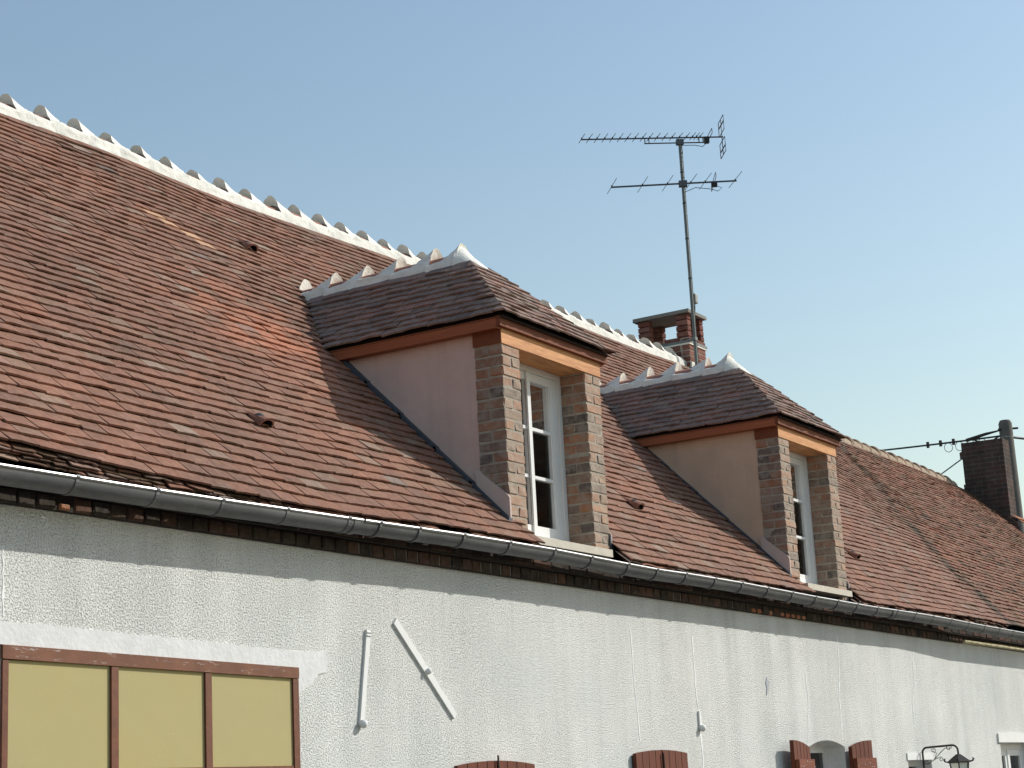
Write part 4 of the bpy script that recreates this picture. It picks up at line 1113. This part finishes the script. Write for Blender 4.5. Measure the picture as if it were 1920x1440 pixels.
m.tube([(LX, -0.14, 1.77), (LX, -0.165, 1.83)] + scroll((-0.14, 1.85), 0.024, 0, 1.1, 1), 0.003, 5)
m.tube([(LX, -0.13, 1.77), (LX, -0.18, 1.785)] + scroll((-0.20, 1.77), 0.022, math.pi/2, 1.1, 1), 0.003, 5)
m.tube(scroll((-0.06, 1.745), 0.022, 0, 1.1, 1), 0.003, 5)
m.build('scrollwork', M_IRON, lan)
HC = Vector((LX, -0.37, 0))
def hexr(r, z, n_=6, a=0.26): return [HC + Vector((r*math.cos(a+6.2832*k/n_), r*math.sin(a+6.2832*k/n_), z)) for k in range(n_)]
m = MB(); R0, R1, R2, R3 = hexr(0.022, 1.808), hexr(0.05, 1.79), hexr(0.125, 1.738), hexr(0.112, 1.730)
m.mesh(R0+R1+R2+R3, [tuple(range(6))] + [(a*6+k, a*6+(k+1) % 6, a*6+6+(k+1) % 6, a*6+6+k) for a in range(3) for k in range(6)])
for p in R2:
    o_ = (p-HC); o_.z = 0; o_.normalize()
    m.tube([p - o_*0.02, p + o_*0.018 + Vector((0, 0, 0.006)), p + o_*0.03 + Vector((0, 0, 0.026)), p + o_*0.016 + Vector((0, 0, 0.034))], [0.008, 0.006, 0.005, 0.003], 5)
m.build('lantern_roof', M_IRON, lan)
G0, G1 = hexr(0.092, 1.729), hexr(0.055, 1.50)
m = MB(); m.mesh([*G0, *G1], [(k, (k+1) % 6, 6+(k+1) % 6, 6+k) for k in range(6)] + [tuple(range(6, 12))]); m.build('lamp_glass', M_FROST, lan)
m = MB()
for a, b in zip(hexr(0.096, 1.73), hexr(0.058, 1.49)): m.tube([a, b], 0.006, 5)
for k in range(6):
    a, b = hexr(0.058, 1.49)[k], hexr(0.058, 1.49)[(k+1) % 6]; m.tube([a, b], 0.006, 5)
m.build('lantern_frame', M_IRON, lan)
MB().tube([(LX, -0.02, 1.85), (LX-0.03, -0.012, 1.83), (LX-0.07, -0.01, 1.74), (LX-0.08, -0.01, 1.5)], 0.003, 5).build('supply_cord', M_BOXP, lan)

# ------------------------------------------------------------------ utility pole and cables
PX, PY = 31.51, 2.9
pole = thing('utility_pole', (PX, PY, 0), 'dark tapered utility pole standing beside the gable chimney', 'pole')
MB().tube([(PX, PY, 0), (PX, PY, 7.67), (PX, PY, 7.73)], [0.17, 0.12, 0.09], 12).build('pole_shaft', M_POLE, pole, True)
for z in (5.95, 7.42): MB().tube([(PX, PY, z-0.008), (PX, PY, z+0.008)], 0.142 if z < 7 else 0.122, 14).build('strap_band', M_BOXP, pole)
m = MB(); m.tube([(PX-0.13, PY+0.1, 7.56), (PX+0.1, PY-0.19, 7.58)], 0.02, 6); m.build('cross_bolt', M_IRON, pole)
P0 = Vector((PX-0.08, PY+0.1, 7.45)); P1 = Vector((38.75, 15.4, 9.55))
def sag(a, b, k, n_=24):
    return [a.lerp(b, i/n_) - Vector((0, 0, 4*k*(i/n_)*(1-i/n_))) for i in range(n_+1)]
def cab(name, pts, r, label):
    o = MB().tube(pts, r, 6).build(name, M_CABLE); tag(o, label, 'cable'); return o
cab('overhead_cable', sag(P0, P1, 0.15), 0.018, 'thick twisted overhead cable running left from the pole above the ridge')
cab('overhead_cable', sag(Vector((PX+0.08, PY-0.1, 7.42)), Vector((60, -12, 8.6)), 0.5), 0.022, 'overhead cable leaving the pole towards the right edge')
d_ = (P1-P0).normalized(); LEN = (P1-P0).length
def on_cable(q_):
    t_ = q_/LEN; return P0.lerp(P1, t_) - Vector((0, 0, 4*0.15*t_*(1-t_)))
for k in range(3):
    c_ = on_cable(1.2+0.35*k); MB().tube([c_+Vector((0, 0, -0.05)), c_+Vector((0, 0, 0.06))], 0.03, 6).build('cable_clip', M_IRON, pole)
for k in range(4):
    c_ = on_cable(0.45+0.3*k); MB().tube([c_ + d_*(0.11*math.cos(a*0.524)) + Vector((0, 0, -0.09+0.085*math.sin(a*0.524))) for a in range(13)], 0.006, 5).build('cable_loop', M_IRON, pole)
MB().tube([P0, P0+d_*0.35+Vector((0, 0, -0.12)), on_cable(0.7)], 0.014, 5).build('stay_wire', M_IRON, pole)
m = MB(); m.tube([P0+Vector((0, 0, 0.10)), on_cable(0.35)+Vector((0, 0, 0.07)), on_cable(0.85)], [0.014, 0.028, 0.034], 6)
m.build('dead_end_clamp', M_IRON, pole)
for k in range(2):
    c_ = Vector((PX+0.08, PY-0.1, 7.42)).lerp(Vector((60, -12, 8.6)), 0.012+0.01*k); MB().tube([c_-Vector((0, 0, 0.05)), c_+Vector((0, 0, 0.05))], 0.03, 6).build('cable_clip', M_IRON, pole)
